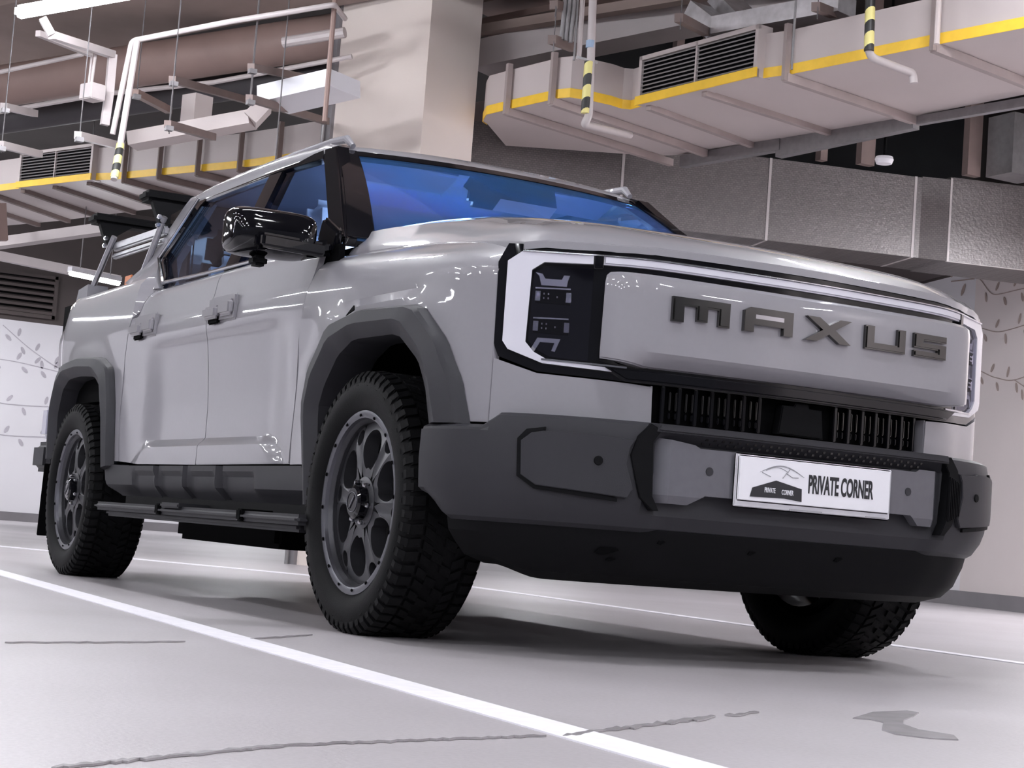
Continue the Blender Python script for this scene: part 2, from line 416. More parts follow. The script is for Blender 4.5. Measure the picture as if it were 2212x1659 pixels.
vine(oL, ld, ln, [(1.0, 1.62), (2.4, 1.55), (3.4, 1.35), (4.6, 1.42)], VINEG, 'lowest grey leafy vine painted on the white wall behind the tailgate', .11, .15, .014)

# ---- wall louvre high on the left wall
lv = empty('wall_louvre', (-24.3, 2.6, 3.3), 'wide dark slatted louvre high on the brown wall behind the truck bed', 'louvre')
mb = MB(); mb.bx(-24.31, -24.24, 1.2, 4.0, 3.28, 3.34); mb.bx(-24.31, -24.24, 1.2, 4.0, 3.93, 3.98); mb.bx(-24.31, -24.24, 3.95, 4.01, 3.28, 3.98); mb.bx(-24.31, -24.25, 2.95, 3.0, 3.28, 3.98)
mb.build('frame', BROWN, lv, smooth=False)
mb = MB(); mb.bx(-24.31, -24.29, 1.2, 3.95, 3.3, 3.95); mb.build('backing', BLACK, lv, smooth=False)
mb = MB()
for k in range(6): mb.box((-24.26, 2.6, 3.38+k*.1), (.07, 2.7, .045), Matrix.Rotation(radians(25), 3, 'Y'))
mb.build('slat', BROWN, lv, smooth=False)

# ---- column
a18 = radians(18); cp = Vector((-6.84, 2.29, 0)); ea = Vector((cos(a18), sin(a18), 0)); eb = Vector((-sin(a18), cos(a18), 0))
COLM = mat('column_paint', (.80, .71, .66), .55, noise=(1.5, .02))
mb = MB(); mb.prism([cp, cp+eb*.52, cp+eb*.52-ea*1.0, cp-ea*1.0], (0, 0, 5.2))
colo = mb.build('concrete_column', COLM, smooth=False); tag(colo, 'tall beige painted concrete column rising behind the cab roof', 'column')
mb = MB(); q = cp-ea*1.0
mb.prism([q-ea*.001-eb*.0, q-ea*.001-eb*.03, q-ea*.07-eb*.03, q-ea*.07], (0, 0, 5.2)); mb.build('corner_strip', PLINTH, colo, smooth=False)
mb = MB(); mb.tube(cp-ea*1.05-eb*.06, cp-ea*1.05-eb*.06+Vector((0, 0, 5.2)), .016)
tag(mb.build('conduit', mat('galvanised', (.26, .25, .26), .45, .5, noise=(20, .1)), smooth=True), 'thin vertical metal conduit on the left edge of the beige column', 'conduit')
GALV = MATS['galvanised']

# ---- ducts
DUCT = mat('duct_paint', (.55, .485, .475), .5, noise=(1.5, .03))
DUCTU = DUCT
DARKB = mat('brown_angle_bar', (.17, .125, .115), .6, noise=(6, .1))
YEL = mat('yellow_tape', (.95, .60, .05), .45, noise=(15, .05))
FOIL = None
def foil():
    m = bpy.data.materials.new('foil_cloth'); m.use_nodes = True; nt = m.node_tree; b = nt.nodes['Principled BSDF']
    tc = nt.nodes.new('ShaderNodeTexCoord'); br = nt.nodes.new('ShaderNodeTexBrick'); br.inputs['Scale'].default_value = 12
    br.inputs['Color1'].default_value = (.145, .13, .13, 1); br.inputs['Color2'].default_value = (.19, .17, .17, 1); br.inputs['Mortar'].default_value = (.12, .11, .11, 1)
    br.inputs['Mortar Size'].default_value = .03; br.inputs['Brick Width'].default_value = .35; br.inputs['Row Height'].default_value = .2
    dt = nt.nodes.new('ShaderNodeVectorMath'); dt.operation = 'DOT_PRODUCT'; dt.inputs[1].default_value = (cos(radians(75)), sin(radians(75)), 0)
    nt.links.new(tc.outputs['Object'], dt.inputs[0]); sx = nt.nodes.new('ShaderNodeSeparateXYZ'); cx_ = nt.nodes.new('ShaderNodeCombineXYZ')
    nt.links.new(tc.outputs['Object'], sx.inputs[0]); nt.links.new(dt.outputs['Value'], cx_.inputs[0]); nt.links.new(sx.outputs[2], cx_.inputs[1]); nt.links.new(cx_.outputs[0], br.inputs[0]); nt.links.new(br.outputs[0], b.inputs['Base Color'])
    n = nt.nodes.new('ShaderNodeTexNoise'); n.inputs['Scale'].default_value = 40; nt.links.new(tc.outputs['Object'], n.inputs[0])
    bp = nt.nodes.new('ShaderNodeBump'); bp.inputs['Strength'].default_value = .4; bp.inputs['Distance'].default_value = .01
    nt.links.new(n.outputs['Fac'], bp.inputs['Height']); nt.links.new(bp.outputs[0], b.inputs['Normal'])
    b.inputs['Roughness'].default_value = .42; b.inputs['Metallic'].default_value = .2
    return m
FOIL = foil()

def duct_run(root, near, far, z0, z1, bars, yellow=True, tape_h=.062, bm_=None):
    bm_ = bm_ or DARKB
    n = [Vector((*p, z0)) for p in near]; f = [Vector((*p, z0)) for p in far]
    mb = MB(); mb.prism(n+f[::-1], (0, 0, z1-z0)); mb.build('casing', DUCT, root, smooth=True, ang=30)
    if yellow:
        mb = MB()
        offs = []
        for i, p in enumerate(n):
            a = n[max(0, i-1)]; b = n[min(len(n)-1, i+1)]; d = (b-a).normalized(); q = Vector((d.y, -d.x, 0)); offs.append(q)
        rows = [[p+q*.0+Vector((0, 0, -.004)) for p, q in zip(n, offs)], [p+q*.006+Vector((0, 0, -.004)) for p, q in zip(n, offs)],
                [p+q*.006+Vector((0, 0, tape_h)) for p, q in zip(n, offs)], [p+Vector((0, 0, tape_h)) for p, q in zip(n, offs)]]
        mb.grid(rows); mb.build('edge_tape', YEL, root, smooth=False)
    for (p, q) in bars:
        mb = MB(); p = Vector((*p, z0)); q = Vector((*q, z0)); d = (q-p).normalized(); s = Vector((-d.y, d.x, 0))
        mb.bar(p-d*.03+Vector((0, 0, -.03)), q+d*.03+Vector((0, 0, -.03)), .045, .055)
        mb.bar(p-d*.03+Vector((0, 0, -.05)), p-d*.03+Vector((0, 0, z1-z0+.03)), .04, .035)
        mb.build('angle_bar', bm_, root, smooth=False)

def louvre_box(root, a, b, z0, z1, depth, nslat=9):
    a = Vector((*a, 0)); b = Vector((*b, 0)); d = (b-a).normalized(); q = Vector((d.y, -d.x, 0)); L = (b-a).length
    R = Matrix((d, -q, Vector((0, 0, 1)))).transposed(); c = (a+b)/2
    mb = MB(); zc = (z0+z1)/2; h = z1-z0
    bx = root
    mb.box(c-q*(depth/2-.001)+Vector((0, 0, zc)), (L, depth, h), R); mb.build('grille_box', DUCT, bx, smooth=False)
    mb = MB(); fo = c+q*.012+Vector((0, 0, 0)); fw = .03
    for (u0, u1, w0, w1) in ((-L/2, L/2, z1-fw, z1), (-L/2, L/2, z0, z0+.055), (-L/2, -L/2+fw, z0, z1), (L/2-fw, L/2, z0, z1), (-.007, .007, z0, z1)):
        mb.box(fo+d*(u0+u1)/2+Vector((0, 0, (w0+w1)/2)), (u1-u0, .026, w1-w0), R)
    mb.build('grille_frame', DUCT, bx, smooth=False)
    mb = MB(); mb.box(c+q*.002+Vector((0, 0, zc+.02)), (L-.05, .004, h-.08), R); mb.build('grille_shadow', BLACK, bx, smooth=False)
    mb = MB(); hh = (h-.055-fw)/nslat
    for k in range(nslat):
        mb.box(c+q*.012+Vector((0, 0, z0+.06+hh*(k+.5))), (L-.06, .02, hh*.30), R @ Matrix.Rotation(radians(25), 3, 'X'))
    mb.build('grille_slat', mat('slat_grey', (.22, .20, .205), .5, noise=(9, .05)), bx, smooth=False)
    mb = MB(); mb.box(c+q*.03+Vector((0, 0, z0+.027)), (L+.02, .012, .062), R); mb.build('edge_tape', YEL, bx, smooth=False)

DZ = 3.4
rr_ = empty('ventilation_duct', (-4, 4, DZ), 'long cream rectangular duct edged in yellow tape hanging above the bonnet, with a louvre', 'duct')
near = [(-7.0, 2.90), (-6.94, 2.83), (-6.87, 2.80), (-6.72, 2.745), (-6.44, 2.785), (-5.90, 2.885), (-5.82, 2.93), (-5.79, 3.05), (-5.80, 3.25), (-5.83, 3.36), (-5.80, 3.42), (-5.65, 3.43), (-4.47, 3.585), (-4.27, 3.656), (-3.125, 3.873), (-2.55, 4.0), (-.6, 4.35), (6.0, 5.5)]
far = [(-7.55, 3.35), (-6.95, 4.40), (-6.5, 4.62), (-6.1, 4.72), (-5.2, 4.84), (-4.53, 4.93), (-3.6, 5.04), (6.0, 6.75)]
duct_run(rr_, near, far, DZ, DZ+.29, [((-6.43, 2.78), (-6.95, 4.5)), ((-5.93, 2.87), (-6.5, 4.6)), ((-4.27, 3.65), (-4.55, 4.95)), ((-3.125, 3.87), (-3.4, 5.07)), ((-2.0, 4.08), (-2.25, 5.27)), ((-.6, 4.34), (-.85, 5.5))], bm_=mat('cream_angle_bar', (.36, .30, .29), .5, noise=(6, .08)))
for (p, q) in [((-5.6, 3.44), (-6.05, 4.72)), ((-5.0, 3.5), (-5.3, 4.83))]:
    mb = MB(); mb.bar((*p, DZ-.02), (*q, DZ-.02), .045, .04); mb.build('angle_bar', MATS['cream_angle_bar'], rr_, smooth=False)
louvre_box(rr_, (-5.66, 3.40), (-4.45, 3.545), DZ-.005, DZ+.34, .10)
mb = MB(); mb.bar((-6.75, 4.50, 3.34), (-5.76, 4.72, 3.36), .07, .09)
mb.bar((-5.80, 4.72, 3.33), (-4.55, 4.95, 3.38), .07, .13); mb.bar((-4.5, 4.93, 3.36), (-2, 5.35, 3.36), .05, .06); mb.build('support_channel', GALV, rr_, smooth=False)

lr = empty('ventilation_duct', (-11, 1.5, DZ), 'cream ribbed duct edged in yellow tape passing over the truck bed at left', 'duct')
near = [(-17.0, -.9), (-13.34, .68), (-12.94, .83), (-11.91, 1.24), (-11.72, 1.38), (-10.17, 2.08), (-9.7, 2.24), (-9.3, 2.36), (-9.0, 2.52), (-8.85, 2.75)]
far = [(-17.5, .5), (-14.73, 1.62), (-12.7, 2.25), (-11.7, 2.62), (-10.6, 3.1), (-9.6, 3.45), (-8.9, 3.5)]
duct_run(lr, near, far, DZ, DZ+.31, [((-11.55, 1.45), (-12.1, 2.5)), ((-11.1, 1.65), (-11.5, 2.75)), ((-10.62, 1.86), (-10.95, 2.95)), ((-10.12, 2.08), (-10.4, 3.15)), ((-9.6, 2.25), (-9.8, 3.35))])
for (p, q) in [((-12.0, 1.22), (-12.75, 2.2)), ((-12.5, 1.02), (-13.3, 2.05)), ((-13.0, .83), (-13.9, 1.85)), ((-13.5, .63), (-14.5, 1.68)), ((-14.1, .4), (-15.1, 1.5))]:
    mb = MB(); mb.bar((*p, DZ-.02), (*q, DZ-.02), .05, .045); mb.build('angle_bar', DARKB, lr, smooth=False)
louvre_box(lr, (-12.96, .78), (-11.87, 1.22), DZ-.01, DZ+.34, .10)

# large silver duct
sd = empty('foil_wrapped_duct', (-8, 6, 3.1), 'big dull silver foil wrapped duct crossing behind the windscreen', 'duct')
a = Vector((-7.68, 2.98, 2.895)); b = Vector((-6.64, 6.82, 2.895)); d = (b-a).normalized(); q = Vector((-d.y, d.x, 0))
mb = MB(); mb.prism([a, b, b+q*.6, a+q*.6], (0, 0, .68)); mb.build('casing', FOIL, sd, smooth=False)
b2 = Vector((-6.56, 7.02, 2.88)); c2 = Vector((-6.27, 8.05, 2.88)); mb = MB(); p2 = -q*.06
mb.prism([b, b2+p2, b2+p2+q*.62, b+q*.6], (0, 0, .69)); mb.build('transition', FOIL, sd, smooth=False)
mb = MB(); mb.prism([b2+p2, c2+p2, c2+q*.62, b2+q*.62], (0, 0, .71)); mb.build('end_casing', FOIL, sd, smooth=False)
JNT = mat('joint_tape', (.55, .51, .51), .5, noise=(20, .06))
for t in (.345, .66, .985):
    p = a.lerp(b, t); mb = MB()
    mb.prism([p-q*.004-d*.011, p-q*.004+d*.011, p+q*.59+d*.011, p+q*.59-d*.011], (0, 0, -.004)); mb.prism([p-q*.005-d*.011, p-q*.005+d*.011, p+d*.011, p-d*.011], (0, 0, .682))
    mb.build('joint_tape', JNT, sd, smooth=False)
mb = MB(); p = b2+p2; mb.prism([p-q*.005-d*.0, p-q*.005+d*.018, p+d*.018, p], (0, 0, .70)); mb.prism([p-q*.004, c2+p2-q*.004, c2+p2+q*.02, p+q*.02], (0, 0, -.004)); mb.build('joint_tape', JNT, sd, smooth=False)
# hangers and a near-black sheet painted as the dark depth above the silver duct
mb = MB()
HL = ['first dark vertical hanger from the column above the silver duct', 'second dark vertical hanger from the column above the silver duct', 'dark vertical hanger above the middle joint of the silver duct', 'dark vertical hanger left of the dome detector', 'broad dark vertical hanger beside the dome detector', 'dark vertical hanger nearest the wall box at right']
for i, (x, D) in enumerate([(1450, 14.4), (1515, 14.5), (1640, 14.6), (1775, 14.8), (1870, 14.9), (2100, 15.2)]):
    p = at(x, 330, D); mb = MB(); mb.bar((p.x, p.y, 3.58), (p.x, p.y, 5.2), .07 if i < 4 else .14, .07)
    tag(mb.build('hanger_channel', DARKB, smooth=False), HL[i], 'hanger', 'hangers above the silver duct')
w0 = Vector((-10.8, 4.2)); w1 = Vector((-8.2, 12.0))
wall('trim_3', (-9.6, 4.4), (-8.5, 8.9), 3.58, 5.2, mat('dark_depth_panel', (.03, .03, .034), .7, noise=(2, .15)), .1, 1)
p = at(2195, 320, 15.2); mb = MB(); mb.box(p, (.3, .35, .5)); tag(mb.build('junction_box', GALV, smooth=False), 'grey box at the far right edge above the silver duct', 'box')

# ---- beams and slab ribs
def beam(a, b, wdt, z0, z1, m=BEAMM, name='trim_4'):
    mb = MB(); mb.bar((*a, (z0+z1)/2), (*b, (z0+z1)/2), wdt, z1-z0); return struct(mb.build(name, m, smooth=False))
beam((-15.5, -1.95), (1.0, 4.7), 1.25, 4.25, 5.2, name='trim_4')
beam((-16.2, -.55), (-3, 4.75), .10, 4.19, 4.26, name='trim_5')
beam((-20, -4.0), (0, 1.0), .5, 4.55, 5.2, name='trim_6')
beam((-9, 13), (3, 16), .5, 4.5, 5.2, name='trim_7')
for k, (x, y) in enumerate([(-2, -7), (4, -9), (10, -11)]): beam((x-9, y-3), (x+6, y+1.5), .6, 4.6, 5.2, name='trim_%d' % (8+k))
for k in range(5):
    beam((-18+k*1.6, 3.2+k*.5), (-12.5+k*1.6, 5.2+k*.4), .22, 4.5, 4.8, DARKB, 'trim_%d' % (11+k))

# ---- pipes, conduits and hangers (each one a thing)
CPIPE = mat('pipe_paint', (.50, .45, .45), .45, noise=(4, .05))
BPIPE = mat('brown_pipe', (.27, .185, .165), .55, noise=(4, .08))
def pipe(pts, r, m, label, cat='pipe', name='pipe', group=None, n=10):
    mb = MB(); mb.path(pts, r, n); return tag(mb.build(name, m), label, cat, group)
def bend(pts, r=.035, k=4):
    out = [Vector(pts[0])]
    for i in range(1, len(pts)-1):
        p = Vector(pts[i]); a = (Vector(pts[i-1])-p).normalized(); b = (Vector(pts[i+1])-p).normalized()
        rr = min(r, (Vector(pts[i-1])-p).length*.45, (Vector(pts[i+1])-p).length*.45)
        for j in range(k+1):
            t = j/k; out.append((p+a*rr)*(1-t)**2 + p*2*t*(1-t) + (p+b*rr)*t*t)
    out.append(Vector(pts[-1])); return out
# left side
pipe([at(-60, 148, 13.6), at(240, 90, 12.8), at(290, 72, 12.6), at(760, -10, 11.6)], .03, BPIPE, 'thin brown pipe along the underside of the big beam at upper left') if False else None
pipe(bend([at(243, 290, 12.3), at(285, 88, 12.3), at(500, 46, 12.0), at(722, 10, 11.8), at(745, 40, 12.6)]), .019, CPIPE, 'cream conduit rising in front of the left duct then running right to the column', 'conduit', 'conduit')
dpl = pipe(bend([at(297, 85, 12.28), at(262, 300, 12.2), at(246, 388, 12.05)]), .022, CPIPE, 'cream downpipe above the striped sleeve beside the left louvre', 'conduit', 'conduit')
pipe([at(-20, 190, 15.2), at(760, 70, 14.0)], .17, BPIPE, 'thick brown insulated pipe running under the ceiling at left', n=20)
pipe([at(-20, 265, 15.8), at(760, 150, 14.6)], .11, mat('dark_pipe', (.05, .045, .05), .5, noise=(4, .1)), 'dark pipe running just below the thick brown one', n=16)
pipe([at(-20, 245, 14.0), at(216, 204, 13.6), at(460, 178, 13.4), at(760, 122, 13.0)], .018, CPIPE, 'slim cream pipe with a white coupling below the dark pipes at left', 'pipe')
pipe([at(-20, 160, 13.4), at(180, 117, 13.2)], .016, CPIPE, 'slim cream pipe ending at the lamp bracket at upper left')
pipe([at(612, 92, 13.2), at(745, 70, 13.0)], .04, CPIPE, 'short cream capped pipe beside the column top')
def tray(pts, wdt, h, label, m=CPIPE, cat='cable trunking', name='cable_trunking'):
    mb = MB()
    for a, b in zip(pts, pts[1:]): mb.bar(a, b, wdt, h)
    return tag(mb.build(name, m, smooth=False), label, cat)
tray([at(92, 40, 12.0), at(112, 76, 12.0), at(243, 118, 12.6), at(236, 200, 12.6), at(226, 270, 12.6)], .055, .05, 'bent white cable trunking under the lit fluorescent lamp')
tray([at(82, 72, 12.4), at(196, 117, 12.9)], .04, .04, 'short thin cream arm just below the bent trunking')
tray([at(112, 268, 12.2), at(290, 285, 13.0)], .05, .05, 'short cream bar crossing below the bent trunking') if False else None
jb = MB(); p = at(200, 200, 12.5); jb.box(p, (.14, .12, .11), Matrix.Rotation(radians(20), 3, 'Z'), .006); jbo = tag(jb.build('junction_box', CPIPE, smooth=False), 'small cream junction box hanging on a rod at upper left', 'box')
mb = MB(); mb.tube(at(206, 118, 12.5), at(196, 192, 12.5), .012); mb.tube(at(198, 120, 12.5), at(189, 205, 12.5), .008); mb.build('drop_tube', CPIPE, jbo)
# strut channels hung on rods
def trapeze(x0, y0, x1, y1, D0, D1, ytop, ybot, label, m=DARKB):
    e = empty('pipe_hanger', at(x0, y0, D0), label, 'hanger')
    mb = MB(); mb.bar(at(x0, y0, D0), at(x1, y1, D1), .05, .05); mb.build('strut', m, e, smooth=False)
    t = at(x0+4, y0, D0); t0 = Vector((t.x, t.y, 5.2)) if ytop is None else Vector((t.x, t.y, at(x0, ytop, D0).z))
    mb = MB(); mb.tube((t.x, t.y, at(x0, ybot, D0).z), t0, .004, 6); mb.build('rod', mat('rod_steel', (.11, .10, .105), .5, .3, noise=(20, .1)), e)
    mb = MB(); mb.box((t.x, t.y, t.z-.03), (.05, .05, .03)); mb.build('nut', GALV, e, smooth=False)
trapeze(8, 230, 75, 245, 12.8, 13.5, None, 330, 'short cream hanger bar on a rod at the left edge', CPIPE)
trapeze(372, 172, 600, 235, 12.2, 14.5, None, 290, 'upper dark hanger bar left of centre between the duct and the beam')
trapeze(542, 145, 720, 180, 12.0, 13.6, None, 230, 'upper dark hanger bar nearest the column')
trapeze(538, 212, 705, 262, 12.0, 13.6, None, 225, 'lower dark hanger bar nearest the column')
trapeze(362, 268, 460, 296, 12.0, 12.8, None, 285, 'dark hanger bar resting across the white angled duct')
trapeze(168, 292, 262, 316, 12.0, 12.8, None, 300, 'cream hanger bar just above the left louvre', CPIPE)
trapeze(0, 312, 85, 333, 12.4, 13.2, None, 330, 'lowest cream hanger bar at the left edge', CPIPE)
trapeze(292, 200, 365, 238, 12.8, 13.4, None, 210, 'short brown hanger bar behind the two cream conduits', BPIPE)
for i, (x, y0, y1, D) in enumerate([(608, 50, 345, 12.0), (712, 20, 262, 11.9)]):
    p = at(x, y0, D); q2 = at(x-(y1-y0)*.045, y1, D); mb = MB(); mb.tube((q2.x, q2.y, q2.z), (q2.x, q2.y, 5.2), .005 if i == 0 else .018, 8)
    tag(mb.build('hanger_rod', MATS['rod_steel'] if i == 0 else BPIPE), ['thin long hanger rod crossing in front of the left duct', 'thick brown vertical rod beside the column'][i], 'hanger')
# white angled duct above the left duct
ad = MB(); P0, P1, P2 = at(215, 335, 13.2), at(540, 285, 12.9), at(580, 232, 12.9)
ad.bar(at(285, 305, 13.2), at(545, 258, 12.9), .2, .10); ad.bar(at(540, 262, 12.9), at(574, 226, 12.9), .25, .11)
ad.box(at(424, 245, 13.35), (.16, .16, .26), Matrix.Rotation(radians(20), 3, 'Z'))
tag(ad.build('angled_duct', DUCT, smooth=False), 'cream angled duct with a square stub lying above the left yellow edged duct', 'duct')
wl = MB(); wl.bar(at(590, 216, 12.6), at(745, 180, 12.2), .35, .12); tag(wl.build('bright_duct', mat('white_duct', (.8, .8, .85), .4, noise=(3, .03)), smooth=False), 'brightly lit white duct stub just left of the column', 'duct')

# striped sleeves
def sleeve(p0, p1, r, label, parent=None, name='striped_sleeve'):
    m = MATS.get('hazard_stripe')
    if not m:
        m = bpy.data.materials.new('hazard_stripe'); m.use_nodes = True; nt = m.node_tree; b = nt.nodes['Principled BSDF']
        tc = nt.nodes.new('ShaderNodeTexCoord'); mp = nt.nodes.new('ShaderNodeMapping'); mp.inputs['Rotation'].default_value = (0, radians(35), 0)
        wv = nt.nodes.new('ShaderNodeTexWave'); wv.bands_direction = 'Z'; wv.inputs['Scale'].default_value = 2.6
        r_ = nt.nodes.new('ShaderNodeValToRGB'); r_.color_ramp.interpolation = 'CONSTANT'; r_.color_ramp.elements[0].color = (.02, .02, .02, 1); r_.color_ramp.elements[1].position = .45; r_.color_ramp.elements[1].color = (.80, .72, .28, 1)
        nt.links.new(tc.outputs['Object'], mp.inputs[0]); nt.links.new(mp.outputs[0], wv.inputs[0]); nt.links.new(wv.outputs['Color'], r_.inputs[0]); nt.links.new(r_.outputs[0], b.inputs['Base Color'])
        MATS['hazard_stripe'] = m
    mb = MB(); mb.tube(p0, p1, r, 12)
    if parent: return mb.build(name, m, parent)
    return tag(mb.build(name, m), label, 'pipe sleeve')
sleeve(at(260, 312, 12.18), at(247, 384, 12.06), .027, '', dpl)
# right side: downpipe and conduits in front of the right duct
rp = empty('downpipe', at(1270, 150, 11.4), 'cream downpipe with striped sleeve in front of the right duct, nearest the column', 'pipe')
mb = MB(); mb.path(bend([at(1282, -40, 11.0), at(1272, 250, 11.0), at(1262, 268, 11.0), at(1360, 292, 12.2)], .06), .025, 12); mb.build('pipe', CPIPE, rp)
sleeve(at(1272, 133, 10.99), at(1264, 245, 10.99), .028, '', rp, 'striped_sleeve')
mb = MB(); mb.tube(at(1276, 88, 11.0), at(1275, 104, 11.0), .029); mb.build('blue_band', mat('blue_band', (.30, .40, .55), .5, noise=(9, .05)), rp)
mb = MB(); mb.bar(at(1250, 124, 11.1), at(1285, 134, 11.0), .05, .015); mb.build('clamp', GALV, rp, smooth=False)
rp2 = empty('downpipe', at(1880, 100, 11), 'cream downpipe with striped sleeve in front of the right duct, above the truck badge', 'pipe')
mb = MB(); mb.path(bend([at(1882, -40, 10.6), at(1876, 122, 10.6), at(1972, 158, 10.85), at(1974, 180, 10.85)], .06), .025, 12); mb.build('pipe', CPIPE, rp2)
sleeve(at(1881, -30, 10.59), at(1877, 110, 10.59), .030, '', rp2)
for i, (x0, x1, r) in enumerate([(1222, 1213, .015), (1232, 1222, .015), (1242, 1232, .015), (1248, 1240, .008), (1258, 1250, .017)]):
    yb = [85, 88, 92, 130, 128][i]
    pipe([at(x0+3, -40, 11.3), at(x1, yb, 11.3)], r, GALV if i != 4 else CPIPE, ['leftmost of five thin vertical conduits beside the striped downpipe', 'second from left of the five thin vertical conduits', 'middle one of the five thin vertical conduits', 'thinnest dark vertical conduit next to the striped downpipe', 'pale square-cut conduit nearest the striped downpipe'][i], 'conduit', 'conduit')
def strut(x0, y0, x1, y1, D0, D1, ytop, label):
    e = empty('pipe_hanger', at(x0, y0, D0), label, 'hanger')
    mb = MB(); mb.bar(at(x0, y0, D0), at(x1, y1, D1), .055, .055); mb.build('strut', DARKB, e, smooth=False)
    p = at(x0+5, y0, D0); mb = MB(); mb.tube((p.x, p.y, p.z-.08), (p.x, p.y, 5.2), .004, 6); mb.build('rod', MATS['rod_steel'], e)
strut(1196, 10, 1242, 24, 11.2, 11.6, 0, 'upper short dark hanger bar beside the striped downpipe')
strut(1192, 85, 1240, 103, 11.2, 11.6, 0, 'lower short dark hanger bar beside the striped downpipe')
strut(1466, 38, 1555, 85, 11.2, 12.4, 0, 'dark hanger bar above the right louvre')
strut(1762, 14, 1812, 34, 11.0, 11.6, 0, 'dark hanger bar above the plain part of the right duct')
p = at(1710, 150, 10.7); mb = MB(); mb.tube((p.x, p.y, p.z), (p.x, p.y, 5.2), .008, 6); tag(mb.build('hanger_rod', GALV), 'thin hanger rod beside the right end of the right louvre', 'hanger')
p = at(2023, 95, 10.5); mb = MB(); mb.tube((p.x, p.y, p.z), (p.x, p.y, p.z+.35), .018, 8); tag(mb.build('hanger_rod', DUCT), 'cream stub post at the edge of the right duct near the picture corner', 'hanger')
# long cable trays behind the right duct
for (x0, y0, x1, y1, h, D0, D1, lab, m) in [(1040, 128, 1760, -20, .22, 14.0, 12.6, 'broad cream cable tray running behind the right duct', CPIPE), (1050, 70, 1700, -60, .05, 14.2, 13.0, 'thin brown angle running above the cream cable tray', BPIPE), (1045, 25, 1400, -45, .05, 14.4, 13.6, 'highest thin brown angle beside the column', BPIPE)]:
    mb = MB(); mb.bar(at(x0, y0, D0), at(x1, y1, D1), .5 if h < .1 else .3, h); tag(mb.build('cable_tray', m, smooth=False), lab, 'cable tray')
fd = MB(); FD = mat('bare_galvanised', (.62, .60, .62), .35, .5, noise=(14, .15))
fd.bar(at(1505, 28, 12.2), at(1560, 70, 12.0), .2, .14); fd.bar(at(1555, 62, 12.0), at(1830, 12, 11.4), .2, .12); fd.bar(at(1560, -5, 12.4), at(1610, 45, 12.1), .2, .10)
tag(fd.build('galvanised_duct', FD, smooth=False), 'crumpled bright galvanised duct behind the right louvre', 'duct')
sm_ = empty('smoke_detector', at(1910, 330, 12.8), 'small white dome detector hanging below the right duct', 'detector')
p = at(1910, 345, 12.8); mb = MB(); mb.path([p+Vector((0, 0, -.035)), p+Vector((0, 0, -.03)), p+Vector((0, 0, .0)), p+Vector((0, 0, .02))], [.03, .055, .066, .06], 20); mb.build('dome', WALLW, sm_)
mb = MB(); mb.tube(p+Vector((0, 0, .02)), (p.x, p.y, 5.2), .010); mb.build('stem', BLACK, sm_)
# lower left steel far behind the bed
for (x0, y0, D0, x1, y1, D1, w_, h_, lab) in [(-20, 528, 17.5, 240, 492, 16.5, .12, .09, 'long cream steel channel beyond the truck bed'), (-20, 549, 21, 260, 606, 21, .12, .10, 'cream steel channel sloping down behind the bed rack'), (2, 440, 17, 6, 520, 17, .08, .08, 'short vertical cream post at the left edge')]:
    mb = MB(); mb.bar(at(x0, y0, D0), at(x1, y1, D1), w_, h_); tag(mb.build('steel_channel', BPIPE if 'short' in lab else CPIPE, smooth=False), lab, 'channel')

# ---- fluorescent lamps
TUBE = mat('lit_tube', (.9, .9, .95), .4, emit=(.93, .95, 1.0), es=110, noise=(5, .01))
LH = mat('lamp_housing', (.75, .74, .78), .4, noise=(8, .03))
def lamp(a, b, label, group=None, power=LAMP_W, name='fluorescent_lamp', housing=True, tw=.045):
    a = Vector(a); b = Vector(b); c = (a+b)/2; e = empty(name, c, label, 'lamp', group); d = (b-a); L = d.length; d.normalize()
    mb = MB(); mb.bar(a, b, tw, tw*.9, tw*.27); mb.build('tube', TUBE, e)
    if housing:
        mb = MB(); mb.bar(a+Vector((0, 0, .045)), b+Vector((0, 0, .045)), .07, .05); mb.build('housing', LH, e, smooth=False)
        for t in (.2, .8):
            mb = MB(); p = a.lerp(b, t); mb.tube(p+Vector((0, 0, .06)), (p.x, p.y, 5.2), .006, 6); mb.build('hanger_wire', GALV, e)
    ld = bpy.data.lights.new('lamp_light', 'AREA'); ld.shape = 'RECTANGLE'; ld.size = L; ld.size_y = .05; ld.energy = power; ld.color = (.96, .965, 1.0)
    lo = bpy.data.objects.new('lamp_light', ld); COL.objects.link(lo); lo.location = c+Vector((0, 0, -.03)); lo.rotation_euler = (0, 0, atan2(d.y, d.x)); lo.parent = e; lo.matrix_parent_inverse = Matrix.Translation(-c)
    return e
lamp(at(36, 27, 11.6), at(290, -18, 11.0), 'glowing fluorescent lamp at the upper left corner, on the bent trunking', None, LAMP_W*.8, housing=False, tw=.085)
k = 0
for ix in range(-5, 5):
    for iy in range(-3, 4):
        x = ix*3.6+2.2; y = iy*3.9-1.0
        if x > 16: continue
        qq = Vector((x, y, 4.0))-Vector((CX, CY, CZ)); dz_ = qq.dot(_f)
        if dz_ > 0:
            sx_ = 1106+3909.19*qq.dot(_rr)/dz_; sy_ = 829.5-3909.19*qq.dot(_uu)/dz_
            if -260 < sx_ < 2480 and sy_ > -90: continue
        if (Vector((x, y))-Vector((-6.8, 2.4))).length < 1.5 or (x < -8 and y > 5): continue
        dr = radians(78 if (ix+iy) % 2 else 12)
        v = Vector((cos(dr), sin(dr), 0))*.62; c = Vector((x, y, 4.0))
        lamp(c-v, c+v, 'hanging fluorescent tube lamp of the car park, out of frame', 'fluorescent lamps over the car park')
lamp(at(150, 590, 19), at(258, 613, 19.4), 'far glowing lamp seen beside the bed rack post', None, 10, tw=.05)
